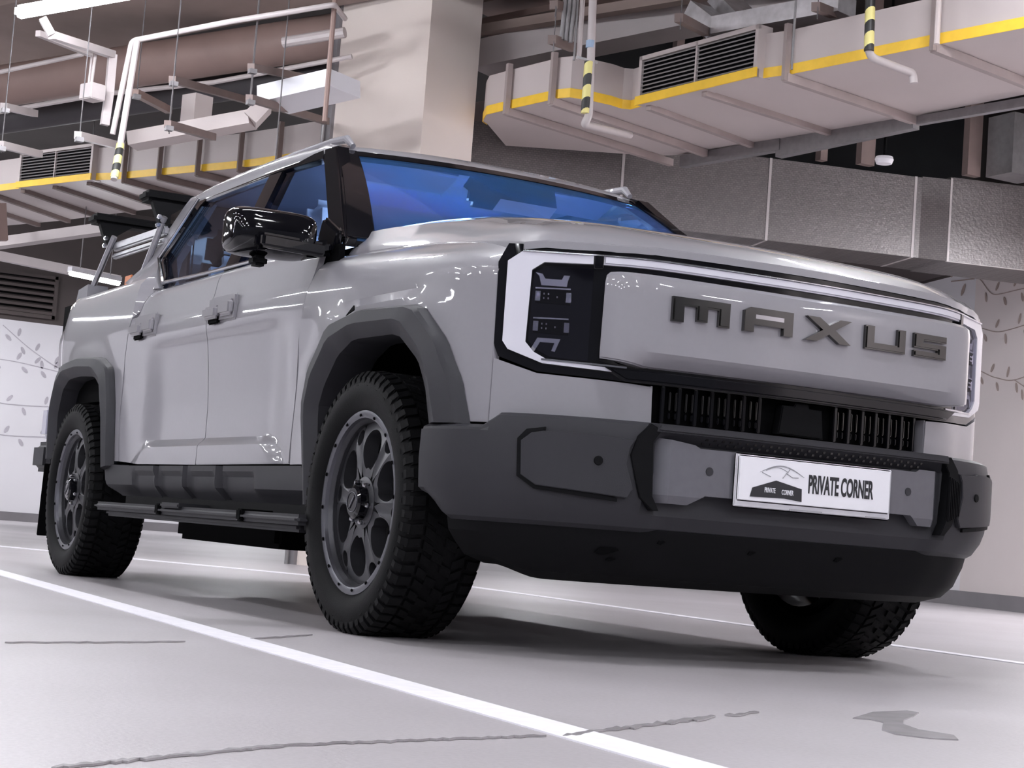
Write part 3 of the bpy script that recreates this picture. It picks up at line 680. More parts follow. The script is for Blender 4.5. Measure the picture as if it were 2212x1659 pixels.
lamp((-18.8, -4, 3.9), (-18.8, -5.2, 3.9), 'hanging fluorescent tube lamp near the far white wall', None, 60)
for yy in (-9.0, 1.0, 6.0): lamp((-21.8, yy, 3.9), (-21.8, yy+1.2, 3.9), 'fluorescent tube lamp along the far white wall', 'lamps along the far white wall', 110)
lamp((-4.9, 7.35, 3.2), (-3.8, 7.0, 3.2), 'unseen tube lamp added to light the cream wall at right', None, 120)  # this lamp and the next are added out of frame to brighten the wall
lamp((-2.2, 6.6, 3.2), (-1.1, 6.3, 3.2), 'second unseen tube lamp added to light the cream wall', None, 90)
lamp((-14, 7.0, 3.1), (-12.9, 7.3, 3.1), 'low fluorescent tube lamp before the roller shutter', None, 40)

# ---- water stains and cracks on the floor
STN = mat('damp_stain', (.35, .33, .345), .25, noise=(12, .15))
def blot(pts, label, name='floor_stain', m=STN):
    mb = MB(); mb.prism([Vector((*p, .0025)) for p in pts], (0, 0, -.0025)); return tag(mb.build(name, m, smooth=False), label, 'stain')
def gz(px, py):
    d = at(px, py, 1.0)-Vector((CX, CY, CZ)); t = -CZ/d.z; p = Vector((CX, CY, CZ))+d*t; return (p.x, p.y)
blot([gz(*q) for q in [(1842, 1553), (1885, 1540), (1960, 1537), (1985, 1541), (1972, 1550), (1952, 1556), (1950, 1566), (1985, 1578), (2060, 1590), (2070, 1600), (2010, 1597), (1935, 1588), (1905, 1578), (1908, 1562), (1880, 1556)]], 'dark hook shaped water stain on the floor at lower right')
def crackline(p0, p1, wpx, n, label, amp=2.5):
    mb = MB(); up = []; lo = []
    for i in range(n+1):
        t = i/n; x = p0[0]+(p1[0]-p0[0])*t; y = p0[1]+(p1[1]-p0[1])*t+random.uniform(-amp, amp)*.6; h = wpx*random.uniform(.25, 1)/2*(1 if 0 < i < n else .1)
        up.append(Vector((*gz(x, y-h), .0035))); lo.append(Vector((*gz(x, y+h), .0035)))
    mb.grid([up, lo]); mb.grid([[p-Vector((0, 0, .003)) for p in up], up]); mb.grid([lo, [p-Vector((0, 0, .003)) for p in lo]])
    bmesh.ops.remove_doubles(mb.bm, verts=mb.bm.verts, dist=.0001)
    return tag(mb.build('floor_crack', STN, smooth=False), label, 'stain')
crackline((1215, 1592), (1545, 1550), 8, 34, 'ragged damp crack crossing the floor right of the near bay line')
crackline((1565, 1548), (1640, 1540), 5, 7, 'short broken tail of the damp crack toward the stain', 3)
crackline((110, 1662), (620, 1612), 6, 40, 'long faint damp crack along the bottom left of the floor')
crackline((620, 1612), (1180, 1592), 2, 40, 'hair thin crack running to the near bay line')
crackline((10, 1390), (400, 1388), 1.6, 22, 'thin dark crack on the floor left of the front wheel', 1.5)
crackline((540, 1382), (675, 1373), 1.6, 10, 'thin dark crack ending beside the front wheel', 1)

# ================================================================== THE PICKUP
TR = empty('pickup_truck', (-1.6, 0, 0), 'light grey double cab pickup truck with black wheel arches parked between white bay lines', 'pickup truck')

# ---- body side surface: x along the truck, v up the panel (follows the shoulder into the bonnet)
SEAMX = [-.6, -.385, 0, .2, .4, .68, .9]; SEAMZ = [1.215, 1.205, 1.187, 1.172, 1.153, 1.122, 1.095]
def seamz(x): return interp(x, SEAMX, SEAMZ)
DV = [.38, .55, .62, .72, .85, .97, 1.04, 1.08, 1.12, 1.17, 1.22, 1.245, 1.262]
DY = [.888, .886, .885, .886, .895, .908, .921, .920, .908, .896, .886, .872, .845]
DF = [.902, .905, .906, .908, .912, .918, .922, .920, .908, .896, .886, .872, .845]
FV = [.38, .60, .85, 1.00, 1.06, 1.10, 1.14, 1.17, 1.20, 1.24, 1.28]
FY = [.900, .905, .912, .925, .925, .915, .898, .880, .860, .838, .815]
FZ = [.38, .60, .85, 1.00, 1.06, 1.10, 1.138, 1.160, 1.176, 1.190, 1.200]
BV = [.38, .60, .85, 1.00, 1.10, 1.18, 1.24, 1.285, 1.315, 1.33]
BY = [.900, .905, .912, .920, .926, .918, .908, .898, .880, .850]
def pf_y(x):
    # half width of the front plan curve at x
    if x <= .35: return .925
    best = .925
    for p in PF.p:
        if p.y < 0 and p.x >= x: return -p.y
    return .48
def arch_bulge(x, v):
    b = 0
    for cx, k in ((0, 1), (-3.3, 1)):
        r = sqrt((x-cx)**2+(v-.40)**2)
        b = max(b, .022*sm((.78-r)/.22))
    return b
def side_y(x, v, front=False):
    if front:
        y = hermite(v, FV, FY)
        if x > .30:
            k = sm((x-.36)/.2)*(1-sm((v-1.04)/.08)); y = (y-(.925-pf_y(x)))*(1-k)+pf_y(x)*k
        y += arch_bulge(x, v)*(1 if v < 1.0 else 0)*sm((.62-x)/.2)
    elif x < -2.62:
        y = hermite(v, BV, BY)+arch_bulge(x, v)*(1-sm((v-1.0)/.1))
        y -= .05*sm((-3.75-x)/.28)
    else:
        k = sm((x+2.42)/.25)*sm((-.72-x)/.22)
        zt = .605-.11*sm((-2.28-x)/.28)-.11*sm((x+.95)/.26)
        y = hermite(v, DV, DY)*k+hermite(v, DV, DF)*(1-k)+.028*max(0, min(1, (zt-v)/.022))*(.25+.75*k)+arch_bulge(x, v)*(1-sm((v-1.0)/.1))
    return y
def SF(s, off=0.0, front=False):
    def f(x, v):
        z = v; y = side_y(x, v, front)
        if front:
            z = hermite(v, FV, FZ); drop = 1.20-seamz(x); z -= drop*sm((v-.98)/.24)
        o = off(x, v) if callable(off) else off
        return Vector((x, s*(y+o), z))
    return f

FO = [(-.41, .375), (-.49, .69), (-.455, .815), (-.30, .947), (-.03, .975), (.34, .962), (.485, .85), (.56, .74), (.600, .618)]
FI = [(-.345, .375), (-.385, .684), (-.345, .755), (-.245, .845), (-.125, .888), (.20, .885), (.345, .80), (.40, .72), (.440, .618)]
RO = [(-3.77, .53), (-3.79, .78), (-3.72, .93), (-3.60, .985), (-3.30, 1.00), (-2.98, .985), (-2.84, .93), (-2.76, .76), (-2.70, .50)]
RI = [(-3.66, .53), (-3.68, .74), (-3.61, .86), (-3.50, .905), (-3.30, .912), (-3.06, .900), (-2.945, .84), (-2.86, .68), (-2.80, .48)]
def chaikin(pl, q=.28):
    out = [pl[0]]
    for i in range(1, len(pl)-1):
        a, p, c = pl[i-1], pl[i], pl[i+1]
        for (o, t_) in ((a, q), (a, q*.4), (c, q*.4), (c, q)):
            out.append((p[0]+(o[0]-p[0])*t_, p[1]+(o[1]-p[1])*t_))
    out.append(pl[-1]); return out
def mix(a, b, t): return [(p[0]*(1-t)+q[0]*t, p[1]*(1-t)+q[1]*t) for p, q in zip(a, b)]
FM = mix(FO, FI, .30); RM = mix(RO, RI, .30)

def flare(s, O, I, front, seg, name='wheel_arch_flare'):
    mb = MB(); sub = 4; rows = []
    prof = [(0.0, .002), (.05, .026), (.12, .036), (.52, .044), (.62, .040), (1.0, .012), (1.02, -.05), (1.0, -.12)]
    Oo = resample(chaikin(O), 2); Ii = resample(chaikin(I), 2)
    f = SF(s, 0, front)
    for t, off in prof:
        row = []
        for (a, b), (c, d) in zip(Oo, Ii):
            x = a*(1-t)+c*t; z = b*(1-t)+d*t; y = side_y(min(x, .66), z, front); row.append(Vector((x, s*(y+off), z)))
        rows.append(row)
    mb.grid(rows)
    rows2 = rows[0]; e0 = [r[0] for r in rows]; e1 = [r[-1] for r in rows]
    for e in (e0, e1):
        vs = [mb.bm.verts.new(p) for p in e]
        try: mb.bm.faces.new(vs)
        except Exception: pass
    o = mb.build(name, PLAS, TR, ang=24)
    return o

def liner(s, I, cx):
    # dark wheel-well shell behind the arch opening
    mb = MB(); pts = resample(chaikin(I), 2); rows = []
    for y in (.87, .60, .52):
        rows.append([Vector((cx+(x-cx)*1.04, s*y, .40+(z-.40)*1.05)) for x, z in pts])
    mb.grid(rows); c = [Vector((cx+(x-cx)*1.04, s*.515, .40+(z-.40)*1.05)) for x, z in pts]
    vs = [mb.bm.verts.new(p) for p in c]; mb.bm.faces.new(vs)
    mb.build('wheel_well_liner', BLACK, TR)

GY = lambda z: .865-.40*(z-1.22)      # greenhouse half width
def GF(s, off=0.0):
    return lambda x, z: Vector((x, s*(GY(z)+off), z))

for s in (-1, 1):
    ti = (0, -s*.02, 0)
    # front fender
    fend = [(-.625, .50)] + [(-.53, .50), (-.53, .66)] + [(x, z) for x, z in FM[1:7]] + [(.515, .74), (.545, .625), (.648, .625), (.648, .80), (.644, 1.05), (.655, 1.11), (.668, 1.18), (.640, 1.278), (-.55, 1.278), (-.60, 1.20), (-.605, 1.10), (-.66, .92), (-.665, .60)]
    fend[0] = (-.655, .505); fend[1] = (-.50, .505); fend[2] = (-.475, .66)
    panel('front_fender', fend, SF(s, 0, True), ti, PAINT, TR, .05, .03, .0012, 24)
    flare(s, FO, FI, True, 0)
    liner(s, FI, 0)
    flare(s, RO, RI, False, 0)
    liner(s, RI, -3.3)
    # doors
    fd_ = [(-.668, .508), (-.672, .60), (-.668, .92), (-.612, 1.10), (-.605, 1.20), (-.60, 1.262), (-1.6345, 1.262), (-1.6345, .505)]
    d1 = panel('front_door', fd_, SF(s), ti, PAINT, TR, .05, .0105, .003, 26)
    rd_ = [(-1.638, .505), (-1.638, 1.262), (-2.50, 1.262), (-2.585, 1.20), (-2.66, 1.08), (-2.70, .98), (-2.71, .90), (-2.70, .70), (-2.655, .52), (-2.40, .508)]
    d2 = panel('rear_door', rd_, SF(s), ti, PAINT, TR, .05, .0105, .003, 26)
    # bed side
    bed = [(-2.51, 1.262), (-2.592, 1.20), (-2.668, 1.08), (-2.708, .98), (-2.718, .90), (-2.708, .72), (-2.66, .52), (-2.735, .52), (-2.775, .72)] + [p for p in RM[::-1][2:8]] + [(-3.83, .62), (-3.98, .60), (-4.04, .86), (-4.05, 1.14), (-3.93, 1.325), (-2.62, 1.325), (-2.56, 1.29)]
    panel('bed_side', bed, SF(s), (0, -s*.05, 0), PAINT, TR, .06, .03, .006, 26)
    # sail panel behind the rear door glass
    sail = [(-2.50, 1.265), (-2.60, 1.27), (-3.02, 1.332), (-3.03, 1.37), (-2.83, 1.69), (-2.79, 1.725), (-2.66, 1.725), (-2.755, 1.425), (-2.62, 1.32)]
    panel('rear_pillar_panel', sail, lambda x, z, s=s: Vector((x, s*(GY(z)+.012*sm((1.5-z)/.2)+.045*sm((1.42-z)/.14)*sm((-2.58-x)/.28)), z)), (0, -s*.10, 0), PAINT, TR, .06, .05, .006)
    # black window frame in strips
    bmf = bmesh.new(); Fg = GF(s); tg = (0, -s*.05, 0)
    for st in ([(-.50, 1.262), (-.72, 1.262), (-.752, 1.345), (-1.130, 1.632), (-1.20, 1.70), (-1.075, 1.69)],
               [(-1.20, 1.70), (-1.130, 1.632), (-1.165, 1.652), (-1.62, 1.672), (-2.50, 1.680), (-2.66, 1.725)],
               [(-1.56, 1.262), (-1.585, 1.672), (-1.74, 1.676), (-1.72, 1.262)],
               [(-2.50, 1.680), (-2.56, 1.655), (-2.70, 1.43), (-2.755, 1.425), (-2.66, 1.725)],
               [(-2.755, 1.425), (-2.70, 1.43), (-2.52, 1.325), (-2.50, 1.268), (-2.62, 1.32)]):
        panel_bm(bmf, st, Fg, tg, .2, .1, .006, 2)
    link('window_frame', bmf, GBLACK, TR, True, 30, False)
    # bright strip along the belt line and round the rear of the glass
    mb = MB(); pts = [Vector((x, s*(GY(z)+.016), z)) for x, z in [(-.66, 1.262), (-1.2, 1.266), (-1.9, 1.272), (-2.46, 1.285), (-2.55, 1.33), (-2.735, 1.425), (-2.58, 1.69)]]
    mb.path(pts, [.007, .007, .007, .009, .010, .009, .006], 8); mb.build('chrome_window_trim', CHROME, TR)
    # glass
    panel('side_window', [(-.74, 1.262), (-.765, 1.345), (-1.14, 1.63), (-1.60, 1.668), (-1.575, 1.262)], GF(s, -.012), (0, -s*.004, 0), SIDEGLASS, d1, .3, .1, 0)
    panel('side_window', [(-1.70, 1.262), (-1.725, 1.672), (-2.49, 1.676), (-2.55, 1.65), (-2.69, 1.43), (-2.52, 1.325), (-2.48, 1.262)], GF(s, -.012), (0, -s*.004, 0), SIDEGLASS, d2, .3, .1, 0)
    # door handles
    for dpar, x0 in ((d1, -1.465), (d2, -2.435)):
        yy = side_y(x0, 1.09)
        mb = MB(); mb.box((x0+.02, s*(yy+.004), 1.088), (.30, .018, .10), None, .008)
        mb.box((x0-.06, s*(yy+.024), 1.075), (.15, .030, .05), Matrix.Rotation(0, 3, 'Z'), .012, 3); mb.box((x0+.09, s*(yy+.018), 1.085), (.13, .03, .06), None, .012, 3)
        h = mb.build('door_handle', PAINT, dpar)
        mb = MB(); mb.box((x0-.055, s*(yy+.013), 1.048), (.11, .012, .03), None, .005); mb.build('handle_recess_shade', BLACK, dpar)  # black block painted as the shade in the hollow under the handle
    # sill cladding with four stamped blocks
    clad = [(-2.82, .515), (-2.74, .505), (-2.37, .500), (-1.3, .500), (-.66, .500), (-.50, .500), (-.44, .40), (-.50, .375), (-2.66, .375), (-2.76, .41)]
    def CFo(x, z):
        o = .035 - .05*sm((.43-z)/.06)
        for x0, x1 in ((-2.38, -2.08), (-2.02, -1.72), (-1.66, -1.34), (-1.27, -.93)):
            if x0 < x < x1 and .395 < z < .475: o -= .014*min(1, min(x-x0, x1-x)/.03, (z-.395)/.02, (.475-z)/.015)
        for x0 in (-2.05, -1.69, -1.305):
            if abs(x-x0) < .030: o -= .022
        return o
    panel('sill_cladding', clad, lambda x, z, s=s: Vector((x, s*(.900+CFo(x, z)), z)), (0, -s*.10, 0), PLAS, TR, .02, .02, .004, 24)
    mb = MB(); mb.bx(-2.62, -.48, s*.80, s*.885, .30, .39, .01); mb.build('sill_underside', PLASD, TR)
    # side step
    mb = MB(); mb.box((-1.50, s*.945, .325), (2.34, .12, .035), None, .014, 3)
    mb.box((-1.62, s*.945, .345), (.22, .13, .02), None, .006); mb.box((-1.50, s*.94, .300), (2.2, .06, .03), None, .01)
    st_ = mb.build('side_step', PLAS, TR)
    mb = MB()
    for x in (-2.4, -1.45, -.75): mb.bar((x, s*.60, .36), (x, s*.93, .31), .05, .03, .006)
    mb.build('step_bracket', PLASD, st_)
    for x in (-1.78, -.86):
        mb = MB(); mb.box((x, s*.945, .328), (.045, .125, .042), None, .006); mb.build('step_pad', BLACK, st_)
    # mud flap
    mb = MB(); mb.box((-3.84, s*.86, .335), (.012, .17, .35), Matrix.Rotation(radians(4), 3, 'Y'), .003); mb.build('mud_flap', BLACK, TR)
    # roof rail
    mb = MB(); mb.path([(-1.10, s*.60, 1.705), (-1.15, s*.605, 1.738), (-1.28, s*.61, 1.748), (-1.6, s*.61, 1.756), (-2.3, s*.61, 1.760), (-2.62, s*.61, 1.742), (-2.70, s*.61, 1.720)], [.010, .016, .014, .013, .013, .012, .008], 10); mb.build('roof_rail', PAINT, TR)
    # mirror
    Y = s
    mb = MB(); rows = []; NA, NB_ = 28, 20
    sg = lambda c, e: (1 if c > 0 else -1)*abs(c)**e
    for j in range(NB_+1):
        ph = -pi/2+pi*j/NB_; row = []
        for k in range(NA):
            th = 2*pi*k/NA; X_ = .088*sg(cos(ph), .28)*sg(cos(th), .45); Z_ = .082*sg(cos(ph), .28)*sg(sin(th), .45); Y_ = .138*sg(sin(ph), .5)
            if X_ > 0: Z_ *= 1-.22*(X_/.092)
            row.append(Vector((-.62+X_-.10*(Y_*s)*0+.12*(-Y_), s*(1.068+Y_), 1.256+Z_)))
        rows.append(row)
    mb.grid(rows, closed_u=True); mi = mb.build('mirror', GBLACK, TR, ang=55)
    mb = MB(); mb.box((-.525, s*1.02, 1.215), (.03, .24, .05), Matrix.Rotation(-s*radians(8), 3, 'Z'), .012, 3); mb.box((-.535, s*1.12, 1.215), (.035, .05, .055), None, .01); mb.build('mirror_indicator', GBLACK, mi)
    mb = MB(); mb.bar((-.58, s*.98, 1.200), (-.585, s*.865, 1.235), .085, .055, .018); mb.box((-.61, s*.855, 1.275), (.16, .03, .09), Matrix.Rotation(radians(25), 3, 'Y'), .01); mb.build('mirror_arm', GBLACK, mi)
    mb = MB(); mb.box((-.708, s*1.085, 1.250), (.006, .23, .125), Matrix.Rotation(-s*radians(8), 3, 'Z'), .002); mb.build('mirror_glass', CHROME, mi)
    mb = MB(); mb.box((-.62, s*1.10, 1.160), (.06, .05, .035), None, .01); mb.build('mirror_camera', PLASD, mi)
    # fender camera-black wedge on the flare
    mb = MB(); mb.prism([(-.16, s*.962, .962), (-.10, s*.962, .975), (-.12, s*.955, .992)], (0, s*.004, 0)); mb.build('fender_marker', BLACK, TR)

# ---- bonnet
def bz(x, y):
    ay = abs(y)
    xf = front_x(y); d = xf-x
    zc = hermite(d, [0, .015, .05, .13, .28, .55, .85, 1.2, 1.45], [1.1275, 1.141, 1.159, 1.189, 1.227, 1.274, 1.310, 1.332, 1.336])
    zc += .006*(1-(y/.62)**2) if ay < .62 else 0
    zc -= hermite(ay, [.50, .60, .70, .78, .82], [0, .002, .022, .046, .064])*sm(d/.5)
    w = sm((ay-.765)/.055)**1.5
    zs = seamz(x)
    return zc*(1-w)+min(zs, zc)*w - .004*sm((ay-.62)/.05)*0
def front_x(y):
    y = max(-.86, min(.86, y)); u = PF.ux(-abs(y)); p, n = PF.at(u, .004); return p.x
hood_out = []
for k in range(33):
    y = -.815+1.63*k/32; hood_out.append((front_x(y)-.001, y))
hood_out += [(-.54, .815), (-.50, .60), (-.46, .3), (-.45, 0), (-.46, -.3), (-.50, -.60), (-.54, -.815)]
def HF(x, y): return Vector((x, y, bz(x, y)))
hood = panel('bonnet', hood_out, HF, (0, 0, -.02), PAINT, TR, .05, .05, .004, 30)
# front lip of the bonnet turned down above the light bar
mb = MB(); mb.bx(-.52, .50, -.75, .75, 1.0, 1.09); mb.build('engine_bay_block', BLACK, TR, smooth=False)

# ---- windscreen
def xroof(y): return -1.035-.088*(y/.64)**2
def WS(off=0.0):
    def f(sv, t):
        yb = .845*sv; yt = .66*sv; yt_x = xroof(yt)+.015
        b = Vector((-.36-.15*sv*sv, yb, 1.262)); tp = Vector((yt_x, yt, 1.690-.006*sv*sv))
        p = b.lerp(tp, t); n = Vector((.53, 0, .85)); return p+n*(off+.02*sin(pi*t))
    return f
panel('windscreen', [(-.955, .0), (.955, .0), (.955, .985), (-.955, .985)], WS(), (-.003, 0, -.005), WSGLASS, TR, .06, .1, 0)
for s in (-1, 1):
    bm_ = bmesh.new(); panel_bm(bm_, [(s*.885, 0), (s*1.0, 0), (s*1.0, 1.0), (s*.885, 1.0)], WS(.006), (-.02, 0, -.03), .2, .1, .006, 2); link('a_pillar', bm_, GBLACK, TR, True, 40, False)
bm_ = bmesh.new(); panel_bm(bm_, [(-.9, .93), (.9, .93), (.9, 1.0), (-.9, 1.0)], WS(.003), (-.01, 0, -.02), .06, .1, .002, 1)
link('windscreen_header', bm_, GBLACK, TR, True, 40, False)
mb = MB(); mb.bx(-.62, -.46, -.78, .78, 1.12, 1.22); mb.build('cowl_panel', PLASD, TR)

# ---- roof
def rz(x, y):
    d = xroof(y)-x
    z = hermite(d, [0, .03, .08, .2, .5, .95, 1.35, 1.6, 1.7], [1.694, 1.714, 1.732, 1.748, 1.764, 1.772, 1.768, 1.755, 1.735])
    a = abs(y)/.665; z -= .026*a**3*sm(d/.2)+.006*sm((a-.93)/.07)
    return z
ro = [(xroof(y), y) for y in [-.665+1.33*k/20 for k in range(21)]] + [(-2.78, .665), (-2.80, 0), (-2.78, -.665)]
panel('roof', ro, lambda x, y: Vector((x, y, rz(x, y))), (0, 0, -.03), PAINT, TR, .08, .06, .008, 40, 3)
for s in (-1, 1):
    mb = MB(); pr_ = []
    for x in [-1.09-.1*k for k in range(18)]: pr_.append(x)
    rows = []
    for dy, dz in ((0, 0), (.016, -.004), (.026, -.018), (.032, -.045), (.030, -.085), (0.0, -.09)):
        rows.append([Vector((x, s*(.648+dy), max(rz(x, .655)+.003+dz, 1.672))) for x in pr_])
    mb.grid(rows); mb.build('roof_side_rail', PAINT, TR, ang=50)
mb = MB(); mb.bx(-2.78, -2.72, -.66, .66, 1.30, 1.71, .01); mb.build('cab_rear_wall', GBLACK, TR)
mb = MB(); mb.path([(-1.5, 0, 1.775), (-1.5, 0, 1.80)], [.03, .02], 10); mb.build('roof_antenna', GBLACK, TR)

# ---- inner dark body so shut lines read black
mb = MB(); mb.bx(-2.66, -.62, -.84, .84, .34, .60); mb.build('floor_pan', BLACK, TR, smooth=False)
for y_ in (-.855, .855):
    mb = MB(); mb.bx(-2.66, -.50, y_-.01, y_+.01, .50, 1.24); mb.build('door_inner', BLACK, TR, smooth=False)
mb = MB(); mb.bx(-.62, -.50, -.80, .80, .40, 1.24); mb.build('firewall', BLACK, TR, smooth=False)
mb = MB(); mb.bx(-.50, .55, -.50, .50, .42, 1.05); mb.build('engine_block', BLACK, TR, smooth=False)
for s in (-1, 1):
    mb = MB(); mb.bx(-4.0, .60, s*.42, s*.52, .34, .46); mb.build('chassis_rail', BLACK, TR, smooth=False)
mb = MB(); mb.bx(-2.3, -1.15, -.75, -.1, .215, .36, .02); mb.build('fuel_tank', BLACK, TR, smooth=False)
mb = MB(); mb.bx(-1.9, -.6, -.05, .70, .25, .40, .02); mb.bx(-.3, .55, -.45, .45, .27, .42, .02); mb.build('underbody_guard', BLACK, TR, smooth=False)
mb = MB(); mb.tube((-3.3, -.7, .39), (-3.3, .7, .39), .05); mb.path([(-3.3, 0, .26), (-3.3, 0, .39), (-3.3, 0, .52)], [.08, .15, .08], 14); mb.tube((0, -.7, .39), (0, .7, .39), .04); mb.build('axle', BLACK, TR)

# ---- cargo bed
mb = MB(); mb.bx(-4.03, -2.80, -.82, .82, .78, .84); mb.bx(-4.03, -2.80, -.87, -.80, .8, 1.30); mb.bx(-4.03, -2.80, .80, .87, .8, 1.30); mb.bx(-2.82, -2.76, -.82, .82, .8, 1.30); mb.build('bed_liner', BLACK, TR, smooth=False)
tg_ = MB(); tg_.bx(-4.07, -4.0, -.83, .83, .66, 1.31, .012); tgo = tg_.build('tailgate', PAINT, TR)
for s in (-1, 1):
    mb = MB(); mb.box((-4.035, s*.83, 1.02), (.07, .06, .46), None, .015); mb.build('tail_lamp', TAILR, TR)
mb = MB(); mb.box((-4.16, 0, .55), (.26, 1.80, .15), None, .03, 3); rb = mb.build('rear_bumper', PLAS, TR)
mb = MB(); mb.box((-4.10, -.87, .72), (.12, .06, .16), None, .02); mb.build('bumper_corner_glint', TAILR, rb)  # pale block stands in for the tail light's reflection on the corner

# ---- bed rack
rk = MB()
for s in (-1, 1):
    rk.bar((-3.80, s*.76, 1.33), (-2.92, s*.76, 1.33), .06, .04, .012)
rko = rk.build('bed_rack', PLASD, TR)
for s in (-1, 1):
    mb = MB(); mb.prism([(-3.99, s*.83, 1.31), (-3.78, s*.83, 1.31), (-3.78, s*.83, 1.40), (-3.95, s*.83, 1.385)], (0, -s*.10, 0)); mb.build('rack_foot', mat('foot_grey', (.20, .195, .22), .5, noise=(9, .05)), rko, smooth=False)
    for a_, b_ in (((-3.80, s*.80, 1.39), (-3.64, s*.76, 1.63)), ((-3.02, s*.80, 1.33), (-2.84, s*.76, 1.63))):
        mb = MB(); mb.tube(a_, b_, .0145); mb.build('rack_post', SILV, rko)
    for z0_, hh_ in ((1.585, .042), (1.538, .026)):
        mb = MB(); mb.bar((-3.68, s*.74, z0_), (-2.86, s*.74, z0_-.01), .03, hh_, .008); mb.build('rack_side_rail', SILV, rko)
for x in (-3.84, -2.98):
    mb = MB(); mb.box((x, 0, 1.735), (.13, 1.66, .05), None, .015, 3); mb.build('rack_crossbar', PLASD, rko)
    for s in (-1, 1):
        mb = MB(); mb.prism([(x+.01, s*.80, 1.72), (x+.01, s*.62, 1.72), (x+.06, s*.72, 1.65), (x+.10, s*.73, 1.60), (x+.10, s*.78, 1.60), (x+.05, s*.79, 1.66)], (.04, 0, 0)); mb.build('crossbar_bracket', PLASD, rko)
    for s in (-1, 1):
        for dz in (.0, .035):
            mb = MB(); mb.box((x+.18-dz*.4, s*.795, 1.62-dz), (.02, .02, .02), None, .004); mb.build('bracket_bolt', CHROME, rko)
mb = MB(); mb.box((-3.25, -.78, 1.365), (.10, .01, .07), None, .002); mb.build('reflector_sticker', mat('orange_sticker', (.75, .25, .10), .5, noise=(9, .05)), rko)

# ---- cabin
mb = MB(); mb.bx(-1.05, -.55, -.78, .78, .95, 1.19, .04); mb.build('dashboard', TRIMIN, TR)
def seat(x, y, w, nm):
    mb = MB(); mb.box((x, y, .86), (.52, w, .16), None, .05, 3)
    mb.box((x-.26, y, 1.17), (.15, w*.92, .58), Matrix.Rotation(radians(-14), 3, 'Y'), .06, 3)
    so = mb.build(nm, SEAT, TR, ang=60)
    for yy in ([y] if w < .8 else [y-.42, y+.42]):
        mb = MB(); mb.box((x-.345, yy, 1.515), (.10, .27, .19), Matrix.Rotation(radians(-8), 3, 'Y'), .045, 3); mb.build('headrest', SEAT, so, ang=60)
seat(-1.38, -.38, .52, 'front_seat'); seat(-1.38, .38, .52, 'front_seat'); seat(-2.25, 0, 1.35, 'rear_seat')
mb = MB(); c = Vector((-.98, -.38, 1.16)); R = Matrix.Rotation(radians(-25), 3, 'Y')
mb.path([c+R @ Vector((0, .18*cos(2*pi*k/24), .18*sin(2*pi*k/24))) for k in range(24)], .015, 8, closed=True); mb.bar(c+R @ Vector((0, -.17, 0)), c+R @ Vector((0, .17, 0)), .03, .05); mb.build('steering_wheel', PLASD, TR)
mb = MB(); mb.box((-1.10, .02, 1.60), (.06, .27, .085), Matrix.Rotation(radians(12), 3, 'Y'), .02); mb.build('interior_mirror', GBLACK, TR)
mb = MB(); mb.prism([(-1.00, -.16, 1.655), (-1.00, .20, 1.655), (-.86, .14, 1.555), (-.86, -.10, 1.555)], (-.06, 0, -.035)); mb.build('sensor_housing', GBLACK, TR)
for y0, y1 in ((-.56, -.14), (.20, .56)):
    mb = MB(); mb.box((-1.20, (y0+y1)/2, 1.655), (.16, y1-y0, .02), Matrix.Rotation(radians(-20), 3, 'Y'), .008); mb.build('sun_visor', TRIMIN, TR)
mb = MB(); mb.bx(-2.7, -1.12, -.60, .60, 1.69, 1.70); mb.build('headliner', TRIMIN, TR, smooth=False)
for nm, loc, sz, e, c_ in (('cabin_fill', (-1.5, 0, 1.67), (.9, .7), 30.0, (.55, .74, 1.0)), ('dashboard_fill', (-.95, 0, 1.24), (.2, 1.2), 6, (.45, .5, 1.0))):  # added bluish fill lights that make the cabin glow behind the glass
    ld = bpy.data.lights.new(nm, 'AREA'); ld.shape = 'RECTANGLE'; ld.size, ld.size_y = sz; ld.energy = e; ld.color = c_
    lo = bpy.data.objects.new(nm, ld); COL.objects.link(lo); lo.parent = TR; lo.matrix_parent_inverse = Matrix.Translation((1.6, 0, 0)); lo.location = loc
    if nm == 'dashboard_fill': lo.rotation_euler = (radians(180), 0, 0)

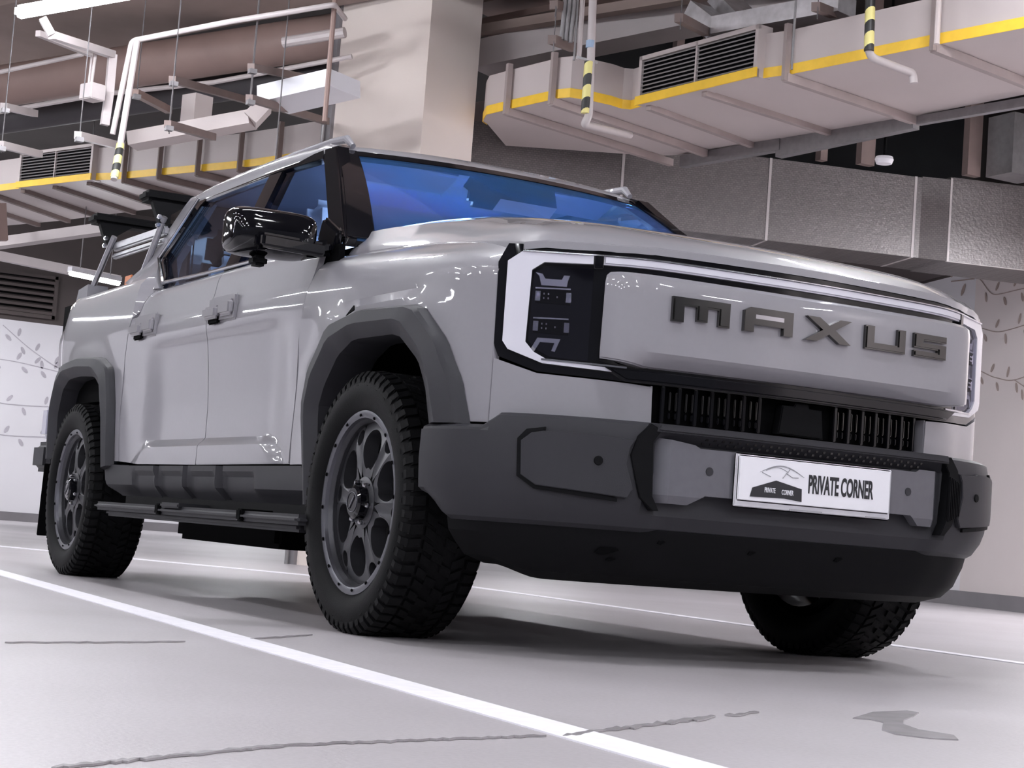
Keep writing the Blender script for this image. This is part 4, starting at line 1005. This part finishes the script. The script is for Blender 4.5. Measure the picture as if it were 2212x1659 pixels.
# ---- front face
back = [(-.930, 1.065), (-.926, .84), (-.910, .806), (-.80, .771), (-.53, .759), (.53, .759), (.80, .771), (.910, .806), (.926, .84), (.930, 1.065), (.902, 1.116), (-.902, 1.116)]
fr = panel('headlamp_surround', back, PF.F(-.002), PF.T(.05), GBLACK, TR, .04, .06, .003)
bar_o = [(.0, 1.098), (.862, 1.094), (.898, 1.066), (.897, .847), (.882, .825), (.787, .793), (.535, .779), (.535, .789), (.66, .796), (.775, .804), (.812, .822), (.836, .848), (.832, 1.045), (.80, 1.068), (.66, 1.071), (.0, 1.072)]
for s in (-1, 1):
    half = [(s*u, z) for u, z in bar_o if u > .0]
    c_ = [(s*.667, 1.098), *half[0:0]] + [(s*u, z) for u, z in bar_o[1:-1]]
    c_ = [(s*.667, 1.097)] + [(s*u, z) for u, z in bar_o[1:-2]] + [(s*.667, 1.071)]
    hl = panel('headlamp', c_, PF.F(.010), PF.T(.02), DRL, TR, .03, .04, .004, 40)
    hs = [(s*u, z) for u, z in [(.665, 1.060), (.795, 1.058), (.826, 1.038), (.830, .852), (.808, .830), (.77, .812), (.665, .806)]]
    panel('lamp_housing', hs, PF.F(.0), PF.T(.01), GBLACK, hl, .03, .04, 0)
    # modules inside the lamp: two projector boxes and two bright hooks
    for zc in (.975, .893):
        bm_ = bmesh.new()
        panel_bm(bm_, [(s*.722, zc-.020), (s*.818, zc-.018), (s*.820, zc+.020), (s*.724, zc+.022)], PF.F(.003), PF.T(.01), .1, .1, .002, 1)
        link('projector_module', bm_, BLACK, hl, True, 30, False)
        for uu in (.728, .812):
            bm_ = bmesh.new(); panel_bm(bm_, [(s*(uu-.007), zc-.013), (s*(uu+.007), zc-.013), (s*(uu+.007), zc+.014), (s*(uu-.007), zc+.014)], PF.F(.0045), PF.T(.006), .1, .1, 0)
            link('projector_lens', bm_, CHROME, hl, True, 30, False)
        bm_ = bmesh.new(); panel_bm(bm_, [(s*.724, zc+.022), (s*.820, zc+.020), (s*.820, zc+.024), (s*.724, zc+.026)], PF.F(.0042), PF.T(.006), .1, .1, 0); link('module_trim', bm_, LENSG, hl, True, 30, False)
        p, n = PF.at(s*.782, -.002); mb = MB()
        for du, dz in ((-.006, .007), (.006, .007), (-.006, -.005), (.006, -.005), (-.03, .0)):
            q, _ = PF.at(s*(.79+du), .004); mb.box((q.x, q.y, zc+dz), (.004, .004, .005))
        mb.build('lamp_diode', CHROME, hl)
    for (poly) in ([(.735, 1.005), (.805, 1.005), (.812, 1.03), (.823, 1.04), (.803, 1.037), (.795, 1.024), (.750, 1.024), (.745, 1.036), (.728, 1.036), (.733, 1.02)],
                   [(.742, .862), (.805, .862), (.823, .826), (.812, .822), (.797, .850), (.758, .850), (.765, .828), (.755, .826)]):
        bm_ = bmesh.new(); panel_bm(bm_, [(s*u, z) for u, z in poly], PF.F(.003), PF.T(.006), .1, .1, .001, 1); link('lamp_hook', bm_, LENSG, hl, True, 30, False)
    panel('lamp_glass', hs, PF.F(.009), PF.T(.003), LAMPGLASS, hl, .03, .05, 0)
    bm_ = bmesh.new(); panel_bm(bm_, [(s*.640, 1.062), (s*.665, 1.062), (s*.665, 1.097), (s*.640, 1.097)], PF.F(.013), PF.T(.02), .1, .1, .002, 1); link('bar_clip', bm_, GBLACK, hl, True, 30, False)
    bm_ = bmesh.new(); panel_bm(bm_, [(s*.56, .794), (s*.79, .801), (s*.79, .806), (s*.56, .799)], PF.F(.013), PF.T(.006), .04, .1, .001, 1); link('chrome_lamp_trim', bm_, CHROME, hl, True, 30, False)
lb = panel('light_bar', [(-.640, 1.097), (.640, 1.097), (.640, 1.071), (-.640, 1.071)], PF.F(.012), PF.T(.02), DRL, TR, .04, .1, .005, 40, 3)
bm_ = bmesh.new(); panel_bm(bm_, [(-.86, 1.098), (.86, 1.098), (.86, 1.0935), (-.86, 1.0935)], PF.F(.015), PF.T(.01), .04, .1, .001, 1); link('chrome_light_bar_trim', bm_, CHROME, lb, True, 30, False)
# painted centre panel
def poff(u, z):
    o = -.95*max(0, .836-z)*sm((.60-abs(u))/.10) - .15*max(0, .825-z)
    o -= .02*sm((z-1.035)/.02)
    return o
po = [(-.672, 1.052), (-.676, .815), (-.535, .800), (.535, .800), (.676, .815), (.672, 1.052)]
cp_ = panel('front_centre_panel', po, PP.F(poff), PP.T(.05), PAINT, TR, .03, .02, .005, 30, 3)
# raised letters
def glyphs():
    M_ = [[(0, 0), (0, 1), (1, 1), (1, 0), (.80, 0), (.80, .66), (.61, .66), (.61, .1), (.42, .1), (.42, .66), (.20, .66), (.20, 0)]]
    A_ = [[(0, 0), (0, .85), (.12, 1), (1, 1), (1, 0), (.80, 0), (.80, .30), (.20, .30), (.20, 0)]]
    X_ = [[(0, 1), (.28, 1), (.50, .70), (.74, 1), (1, 1), (.64, .54), (1, 0), (.74, 0), (.50, .34), (.24, 0), (-.03, 0), (.36, .50)]]
    U_ = [[(0, 1), (.22, 1), (.22, .30), (.80, .30), (.80, 1), (1, 1), (1, 0), (0, 0)]]
    S_ = [[(0, .38), (0, 1), (1, 1), (1, .72), (.28, .72), (.28, .62), (1, .62), (1, 0), (0, 0), (0, .26), (.74, .26), (.74, .38)]]
    return dict(M=M_, A=A_, X=X_, U=U_, S=S_)
G = glyphs(); u_of = lambda y: PP.ux(y)
for ch, y0, y1 in (('M', -.474, -.296), ('A', -.252, -.088), ('X', -.040, .120), ('U', .168, .318), ('S', .356, .486)):
    bm_ = bmesh.new(); a = u_of(y0); b = u_of(y1)
    poly = [(a+(b-a)*p[0], .930+.068*p[1]) for p in G[ch][0]]
    panel_bm(bm_, poly, PP.F(.014), PP.T(.014), .03, .03, .0045, 2)
    if ch == 'A':
        link('badge_letter', bm_, DCHROME, cp_, True, 25, False)
        bm2 = bmesh.new(); panel_bm(bm2, [(a+(b-a)*.22, .930+.068*.55), (a+(b-a)*.80, .930+.068*.55), (a+(b-a)*.80, .930+.068*.72), (a+(b-a)*.22, .930+.068*.72)], PP.F(.0145), PP.T(.004), .03, .03, 0); link('letter_opening', bm2, CHROME, cp_, True, 25, False)
    else: link('badge_letter', bm_, DCHROME, cp_, True, 25, False)

# black strip, grille, camera, fascia corners
panel('lower_gloss_strip', [(-.56, .792), (.68, .792), (.66, .772), (.55, .760), (-.55, .760)] if False else [(-.62, .794), (.62, .794), (.56, .762), (-.56, .762)], PF.F(.022), PF.T(.06), GBLACK, TR, .04, .02, .006, 40, 3)
gr = panel('grille', [(-.50, .77), (.52, .77), (.52, .62), (-.50, .62)], PF.F(-.045), PF.T(.02), BLACK, TR, .05, .1, 0)
for s in (-1, 1):
    for k in range(6):
        u0 = s*(.155+.052*k)+.01
        for du in (-.008, .012):
            for (za, zb) in ((.695, .747), (.672, .690)):
                p, n = PF.at(u0+du, -.030); mb = MB(); mb.box((p.x, p.y, (za+zb)/2), (.010, .006, zb-za), Matrix.Rotation(atan2(n.y, n.x), 3, 'Z'), .002)
                mb.build('grille_slat', GBLACK if za < .69 else DCHROME, gr)
for s in (-1, 1):
    for k in range(7):
        p, n = PF.at(s*(.135+.052*k)+.01, -.032); mb = MB(); mb.box((p.x, p.y, .71), (.02, .012, .10), Matrix.Rotation(atan2(n.y, n.x), 3, 'Z'), .002); mb.build('grille_rib', GBLACK, gr)
panel('camera_housing', [(-.070, .664), (-.060, .745), (-.02, .745), (-.015, .755), (.030, .755), (.035, .742), (.080, .742), (.090, .660)], PF.F(-.006), PF.T(.03), PLASD, gr, .05, .05, .003)
for s in (-1, 1):
    fa = [(s*u, z) for u, z in [(.921, .628), (.921, .800), (.800, .766), (.53, .755), (.482, .752), (.478, .640), (.90, .640)]]
    panel('front_corner_panel', fa, PF.F(0), PF.T(.02), PAINT, TR, .04, .03, .001, 40)
    fb = [(s*u, z) for u, z in [(1.05, .625), (1.035, .74), (.918, .798), (.918, .628), (.97, .62)]]
    p, n = PF.at(s*.482, -.03); mb = MB(); mb.box((p.x, p.y, .70), (.05, .006, .11), Matrix.Rotation(atan2(n.y, n.x), 3, 'Z')); mb.build('panel_return', PAINT, TR, smooth=False)

# ---- bumper
def bumper():
    mb = MB(); N = 96; rows = []; h = PB.h-.004
    prof = [(.655, -.10), (.652, -.02), (.643, -.003), (.630, .0), (.60, .004), (.52, .006), (.44, .0), (.405, -.012), (.37, -.035), (.345, -.075), (.34, -.12)]
    for z, o in prof:
        row = []
        for k in range(N+1):
            u = -h+2*h*k/N; au = abs(u)
            zz = z; oo = o
            # top edge drops to the wheel arch, sits higher in front of the grille
            top = .655-.035*sm((au-.93)/.06)
            if z > .6: zz = top-(.655-z)
            # recess for the insert in the middle
            if .43 < z < .61 and au < .52: oo -= .03*sm((.52-au)/.02)
            if z < .43: oo -= .015*sm((.5-au)/.05)
            # rear end lower edge rises
            if z < .44: zz += .075*sm((au-(h-.10))/.095)*(.44-z)/.1
            p, n = PB.at(u, oo); row.append(Vector((p.x, p.y, zz)))
        rows.append(row)
    mb.grid(rows)
    return mb.build('front_bumper', PLAS, TR, ang=22)
BP = bumper()
def skirt():
    mb = MB(); N = 80; rows = []; h = PB.h-.085
    for z, o in [(.40, -.06), (.365, -.052), (.33, -.06), (.27, -.085), (.235, -.12), (.214, -.19), (.212, -.245)]:
        row = []
        for k in range(N+1):
            u = -h+2*h*k/N; p, n = PB.at(u, 0); oo = o
            q = Vector((p.x+n.x*oo, p.y+n.y*oo))
            zz = z+ (.03*sm((abs(u)-.85)/.17) if z < .3 else 0)
            row.append(Vector((q.x, q.y, zz)))
        rows.append(row)
    mb.grid(rows); return mb.build('lower_skirt', PLASD, TR, ang=24)
SK = skirt()
for (u, z, w_, h_) in ((-.60, .302, .07, .022), (-.435, .335, .025, .012), (-.14, .325, .025, .012), (.165, .325, .03, .014), (-.585, .28, .03, .008)):
    bm_ = bmesh.new(); panel_bm(bm_, [(u-w_/2, z-h_*.3), (u-w_*.1, z-h_/2), (u+w_/2, z+h_*.2), (u+w_*.3, z+h_/2), (u-w_*.3, z+h_*.4)], PB.F(lambda a, b: -.060-.4*max(0, .33-b)+.004), PB.T(.004), .1, .1, 0); link('tow_hole', bm_, BLACK, SK, False, 30, False)
# raised side pads and centre frame
for s in (-1, 1):
    pad = [(s*u, z) for u, z in [(.805, .606), (.835, .600), (.862, .578), (.857, .488), (.815, .462), (.575, .445), (.560, .470), (.582, .535), (.575, .580), (.560, .602), (.660, .604), (.67, .610)]]
    pd = panel('bumper_pad', pad, PB.F(.016), PB.T(.014), PLAS, BP, .04, .04, .006, 40, 3)
    p, n = PB.at(s*.658, .0165); mb = MB(); P3 = Vector((p.x, p.y, .538)); nn = Vector((n.x, n.y, 0)); mb.path([P3, P3+nn*.003], [.0125, .0115], 20)
    mb.build('parking_sensor', PLASD, pd)
    # raised dark strip painted as the shade of a groove round the pad
    gv = [(s*u, z) for u, z in [(.80, .616), (.845, .608), (.873, .582), (.868, .484), (.82, .452), (.575, .435), (.565, .445), (.815, .470), (.850, .492), (.855, .576), (.80, .600)]]
    panel('pad_groove_shade', [(s*u, z) for u, z in [(.80, .617), (.85, .609), (.874, .583), (.869, .483), (.82, .452), (.60, .433), (.60, .443), (.813, .470), (.848, .492), (.857, .578), (.838, .600), (.80, .608)]], PB.F(.010), PB.T(.008), PLASD, BP, .04, .04, 0)
    frp = [(s*u, z) for u, z in [(.52, .648), (.555, .612), (.572, .560), (.556, .500), (.540, .450), (.505, .418), (.485, .418), (.505, .455), (.512, .60), (.49, .632)]]
    panel('bumper_frame_side', frp, PB.F(.012), PB.T(.03), PLASD, BP, .03, .04, .005, 40)  # dark material stands in for the shade of the recess beside the insert
    for k in range(6):
        u = s*(.512+.008*k)
    pn = PB
mb = MB()
for k in range(7):
    u = .505+.0075*k; p, n = PB.at(u, .022); mb.box((p.x, p.y, .525), (.008, .003, .13-.006*k), Matrix.Rotation(atan2(n.y, n.x), 3, 'Z'))
mb.build('frame_rib', PLASD, BP, smooth=False)
panel('bumper_frame_top', [(-.50, .650), (.50, .650), (.505, .628), (-.505, .628)], PB.F(.020), PB.T(.04), PLAS, BP, .04, .04, .005, 40)
bm_ = bmesh.new()
for k in range(30):
    for j in range(2):
        u = -.36+.026*k+.013*j; z = .606+.011*j
        panel_bm(bm_, [(u, z), (u+.008, z), (u+.010, z+.006), (u+.002, z+.006)], PB.F(-.006), PB.T(.003), .1, .1, 0)
link('mesh_strip', bm_, GBLACK, BP, False, 30, False)
ins = [(-.492, .614), (-.462, .611), (-.385, .602), (-.368, .594), (.380, .594), (.395, .602), (.492, .602), (.478, .440), (.405, .440), (.368, .468), (-.345, .468), (-.395, .440), (-.500, .440)]
def io(u, z): return .006-.75*max(0, abs(u)-.457)-.35*max(0, .462-z)
IN = panel('insert_panel', ins, PB.F(io), PB.T(.03), INSERT, BP, .02285, .0154, .002, 9)
for u in (-.336, .354):
    p, n = PB.at(u, .0045); P3 = Vector((p.x, p.y, .535)); nn = Vector((n.x, n.y, 0)); mb = MB(); mb.path([P3, P3+nn*.003], [.0125, .0115], 20); mb.build('parking_sensor', PLAS, IN)

# ---- plate
px0 = .952
mb = MB(); mb.box((px0+.006, .008, .520), (.010, .545, .148), None, .006, 3); pl = mb.build('licence_plate', mat('plate_frame', (.62, .61, .66), .4, noise=(5, .02)), TR)
mb = MB(); mb.box((px0+.012, .008, .5265), (.008, .528, .124), None, .005, 3); mb.build('plate_face', WHITE, pl)
X = px0+.0165
def text(s, x, y, z, size, sx, m, parent, name, font_off=0.0, roty=0):
    cu = bpy.data.curves.new('t', 'FONT'); cu.body = s; cu.size = size; cu.extrude = .0008; cu.offset = font_off; cu.align_x = 'LEFT'
    o = bpy.data.objects.new('t', cu); COL.objects.link(o); dg = bpy.context.evaluated_depsgraph_get(); dg.update()
    me = bpy.data.meshes.new_from_object(o.evaluated_get(dg)); bpy.data.objects.remove(o)
    for v in me.vertices:
        a, b, c = v.co; v.co = Vector((x+c, y+a*sx, z+b))
    bm = bmesh.new(); bm.from_mesh(me); bpy.data.meshes.remove(me)
    return link(name, bm, m, parent, False)
text('PRIVATE CORNER', X, -.020, .5035, .070, .405, INK, pl, 'plate_lettering', .0020)
logo = MB()
logo.prism([(X, -.215, .478), (X, -.208, .503), (X, -.130, .528), (X, -.042, .511), (X, -.040, .476), (X, -.10, .481)], (.0012, 0, 0))
logo.build('plate_logo_roof', INK, pl, smooth=False)
text('PRIVATE', X+.0013, -.168, .4935, .019, .52, WHITE, pl, 'plate_logo_lettering', .0003); text('CORNER', X+.0013, -.110, .4915, .019, .52, WHITE, pl, 'plate_logo_lettering', .0003)
sw = MB(); sw.path([(X, -.185+.15*t, .547+.022*sin(pi*t*1.05)) for t in [k/16 for k in range(17)]], [.0006+.0014*sin(pi*k/16) for k in range(17)], 6)
sw.path([(X, -.178+.03*t, .547-.010*t) for t in (0, .3, .6, 1)], .0009, 6); sw.path([(X, -.165+.075*t, .553+.011*sin(pi*t)) for t in [k/10 for k in range(11)]], .0009, 6)
sw.path([(X, -.085, .562), (X, -.100, .545), (X, -.108, .536)], .0012, 6); sw.path([(X, -.098, .551), (X, -.075, .540), (X, -.055, .541)], .0012, 6)
sw.build('plate_logo_swoosh', INKG, pl)
mb = MB(); mb.box((X-.003, -.02, .452), (.003, .11, .005)); mb.box((X-.003, .225, .452), (.003, .07, .003)); mb.build('frame_print', INKG, pl, smooth=False)

# ---- wheels
def make_wheel():
    """wheel about the origin, axle along y, outer side towards -y"""
    root = None; R = .395
    # rim disc with eight holes
    mb = MB(); yo = -.098
    def zsec(r): return yo + .012*((r-.12)/.1)**2
    def sector(a0, hw, r0, r1, rc, ra, tr, m=28, notch=0):
        outer = []; inner = []
        corner = [atan2(1, 0)]
        for j in range(m):
            t = 2*pi*j/m; c, s_ = cos(t), sin(t)
            rad = rc+ra*c + (notch*math.exp(-((t-pi)/.35)**2)); inner.append((rad, tr*s_/rc))
            # project on the sector border with matching corners
            hx = (r1-rc) if c > 0 else (rc-r0); k = max(abs(c)/hx*1.0, abs(s_)/(hw*rc))
            outer.append((rc+c/k, s_/k/rc))
        def P(rt, y): return Vector((rt[0]*sin(a0+rt[1]), y, rt[0]*cos(a0+rt[1])))
        O_ = [mb.bm.verts.new(P(q, zsec(q[0]))) for q in outer]; I1 = [mb.bm.verts.new(P(q, zsec(q[0])+.002)) for q in inner]
        I2 = [mb.bm.verts.new(P((q[0], q[1]*.97), zsec(q[0])+.05)) for q in inner]
        for j in range(m):
            j2 = (j+1) % m
            mb.bm.faces.new((O_[j], O_[j2], I1[j2], I1[j])); mb.bm.faces.new((I1[j], I1[j2], I2[j2], I2[j]))
    for k in range(6):
        a0 = 2*pi*k/6
        sector(a0, radians(22.2), .078, .243, .158, .064, .0575, 32, .012)
        sector(a0+pi/6, radians(7.8), .078, .243, .2145, .0245, .0255, 20)
    bmesh.ops.remove_doubles(mb.bm, verts=mb.bm.verts, dist=.0008)
    # centre boss and barrel
    def rev(prof, seg=64):
        rows = [[Vector((r*sin(2*pi*k/seg), y, r*cos(2*pi*k/seg))) for k in range(seg)] for r, y in prof]
        mb.grid(rows, closed_u=True)
    rev([(.0, yo-.004), (.06, yo-.004), (.078, yo), (.080, yo+.03)], 40)
    rev([(.243, yo+.006), (.249, yo-.004), (.254, yo-.012)], 64)
    rev([(.244, yo+.004), (.242, -.03), (.225, .05), (.23, .12)], 48)
    wob = mb.bm; me = bpy.data.meshes.new('wheel'); bmesh.ops.recalc_face_normals(wob, faces=wob.faces); wob.to_mesh(me); wob.free(); me.materials.append(RIM)
    me.polygons.foreach_set('use_smooth', [True]*len(me.polygons)); me.set_sharp_from_angle(angle=radians(32))
    wheel = me
    parts = []
    def fin(mb, nm, m, ang=32):
        bmesh.ops.recalc_face_normals(mb.bm, faces=mb.bm.faces); me = bpy.data.meshes.new(nm); mb.bm.to_mesh(me); mb.bm.free(); me.materials.append(m)
        me.polygons.foreach_set('use_smooth', [True]*len(me.polygons)); me.set_sharp_from_angle(angle=radians(ang)); parts.append((nm, me))
    mb = MB()
    rows = [[Vector((r*sin(2*pi*k/64), y, r*cos(2*pi*k/64))) for k in range(64)] for r, y in [(.250, yo-.004), (.254, yo-.018), (.264, yo-.022), (.276, yo-.020), (.279, yo-.012), (.272, yo-.003)]]
    mb.grid(rows, closed_u=True)
    fin(mb, 'rim_lip', RIML)
    mb = MB()
    for k in range(16):
        mb = MB(); a = 2*pi*(k+.5)/16; c = Vector((.262*sin(a), yo-.0225, .262*cos(a))); mb.box(c, (.013, .004, .009), Matrix.Rotation(a, 3, 'Y'), .002)
        fin(mb, 'lip_notch', BLACK)
    mb = MB(); mb.path([(0, yo+.01, 0), (0, yo-.030, 0), (0, yo-.036, 0), (0, yo-.036, 0)], [.054, .051, .042, .03], 28); fin(mb, 'hub_cap', GBLACK)
    mb = MB(); mb.bar((-.014, yo-.037, -.02), (.014, yo-.037, .02), .004, .006); mb.path([(.036*cos(2*pi*k/20), yo-.037, .030*sin(2*pi*k/20)) for k in range(20)], .0015, 6, closed=True); fin(mb, 'cap_emblem', RIML)
    for k in range(6):
        a = 2*pi*(k+.5)/6; mb = MB(); c = Vector((.064*sin(a), 0, .064*cos(a))); mb.path([c+Vector((0, yo, 0)), c+Vector((0, yo-.016, 0)), c+Vector((0, yo-.022, 0))], [.0085, .0085, .005], 6); fin(mb, 'lug_nut', CHROME)
    # brake disc behind
    mb = MB(); rows = [[Vector((r*sin(2*pi*k/40), y, r*cos(2*pi*k/40))) for k in range(40)] for r, y in [(.01, -.0), (.16, -.0), (.16, .02), (.01, .02)]]; mb.grid(rows, closed_u=True); mb.box((-.12, -.005, .06), (.10, .06, .16), None, .01); fin(mb, 'brake_disc', mat('brake_steel', (.02, .02, .02), .6, .3, noise=(9, .1)))
    # tyre
    mb = MB(); seg = 96
    prof = [(.262, -.090), (.272, -.112), (.290, -.128), (.318, -.138), (.345, -.138), (.362, -.132), (.378, -.122), (.386, -.108), (.388, -.06), (.389, 0), (.388, .06), (.386, .108), (.378, .122), (.362, .132), (.345, .138), (.318, .138), (.290, .128), (.262, .10)]
    rows = [[Vector((r*sin(2*pi*k/seg), y, r*cos(2*pi*k/seg))) for k in range(seg)] for r, y in prof]; mb.grid(rows, closed_u=True)
    NB = 62; rnd = random.Random(3)
    def lug(a, y, wa, wy, r0, r1, skew, tilt=0):
        bm = mb.bm; vs = []
        for rr in (r0, r1):
            k = 1.0 if rr == r0 else .9
            for (da, dy) in ((-1, -1), (1, -1), (1, 1), (-1, 1)):
                aa = a + (da*wa*k + skew*dy*wy)/R/2 ; yy = y+dy*wy*k/2; q = rr - (tilt*(-dy if y < 0 else dy) if rr == r1 else 0)
                vs.append(bm.verts.new((q*sin(aa), yy, q*cos(aa))))
        for f in ((4, 5, 6, 7), (0, 1, 5, 4), (1, 2, 6, 5), (2, 3, 7, 6), (3, 0, 4, 7)): bm.faces.new([vs[i] for i in f])
    for k in range(NB):
        a = 2*pi*k/NB
        for s in (-1, 1):
            lug(a+(.5*2*pi/NB if s > 0 else 0), s*.100, .027 if k % 2 else .031, .042, .380, R, .15*s, .004)
            # shoulder block wrapping onto the sidewall
            lug(a+(.5*2*pi/NB if s > 0 else 0), s*.126, .024 if k % 2 else .029, .016, .352, .384, 0, .010)
            lug(a+2*pi/NB*.3, s*.053, .029, .036, .380, R+.001, -.5*s)
        lug(a, .018 if k % 2 else -.018, .031, .040, .380, R+.001, .4)
    # sidewall ring and small blocks
    for k in range(NB):
        if k % 2 == 0: lug(2*pi*k/NB, -.134, .018, .006, .335, .352, 0)
    for v in mb.bm.verts:
        if v.co.z < -.390: v.co.z = -.390
    fin(mb, 'tyre', RUBBER, 28)
    return wheel, parts
WM, WPARTS = make_wheel()
for i, (x, s) in enumerate(((0, -1), (-3.3, -1), (0, 1), (-3.3, 1))):
    wo = bpy.data.objects.new('wheel', WM); COL.objects.link(wo); wo.parent = TR; wo.matrix_parent_inverse = Matrix.Translation((1.6, 0, 0))
    wo.location = (x, s*.828, .39); wo.rotation_euler = (0, radians([7, 18, 25, 40][i]), 0 if s < 0 else pi)
    for nm, me in WPARTS:
        if i and nm == 'tyre': pass
        p = bpy.data.objects.new(nm, me); COL.objects.link(p); p.parent = wo
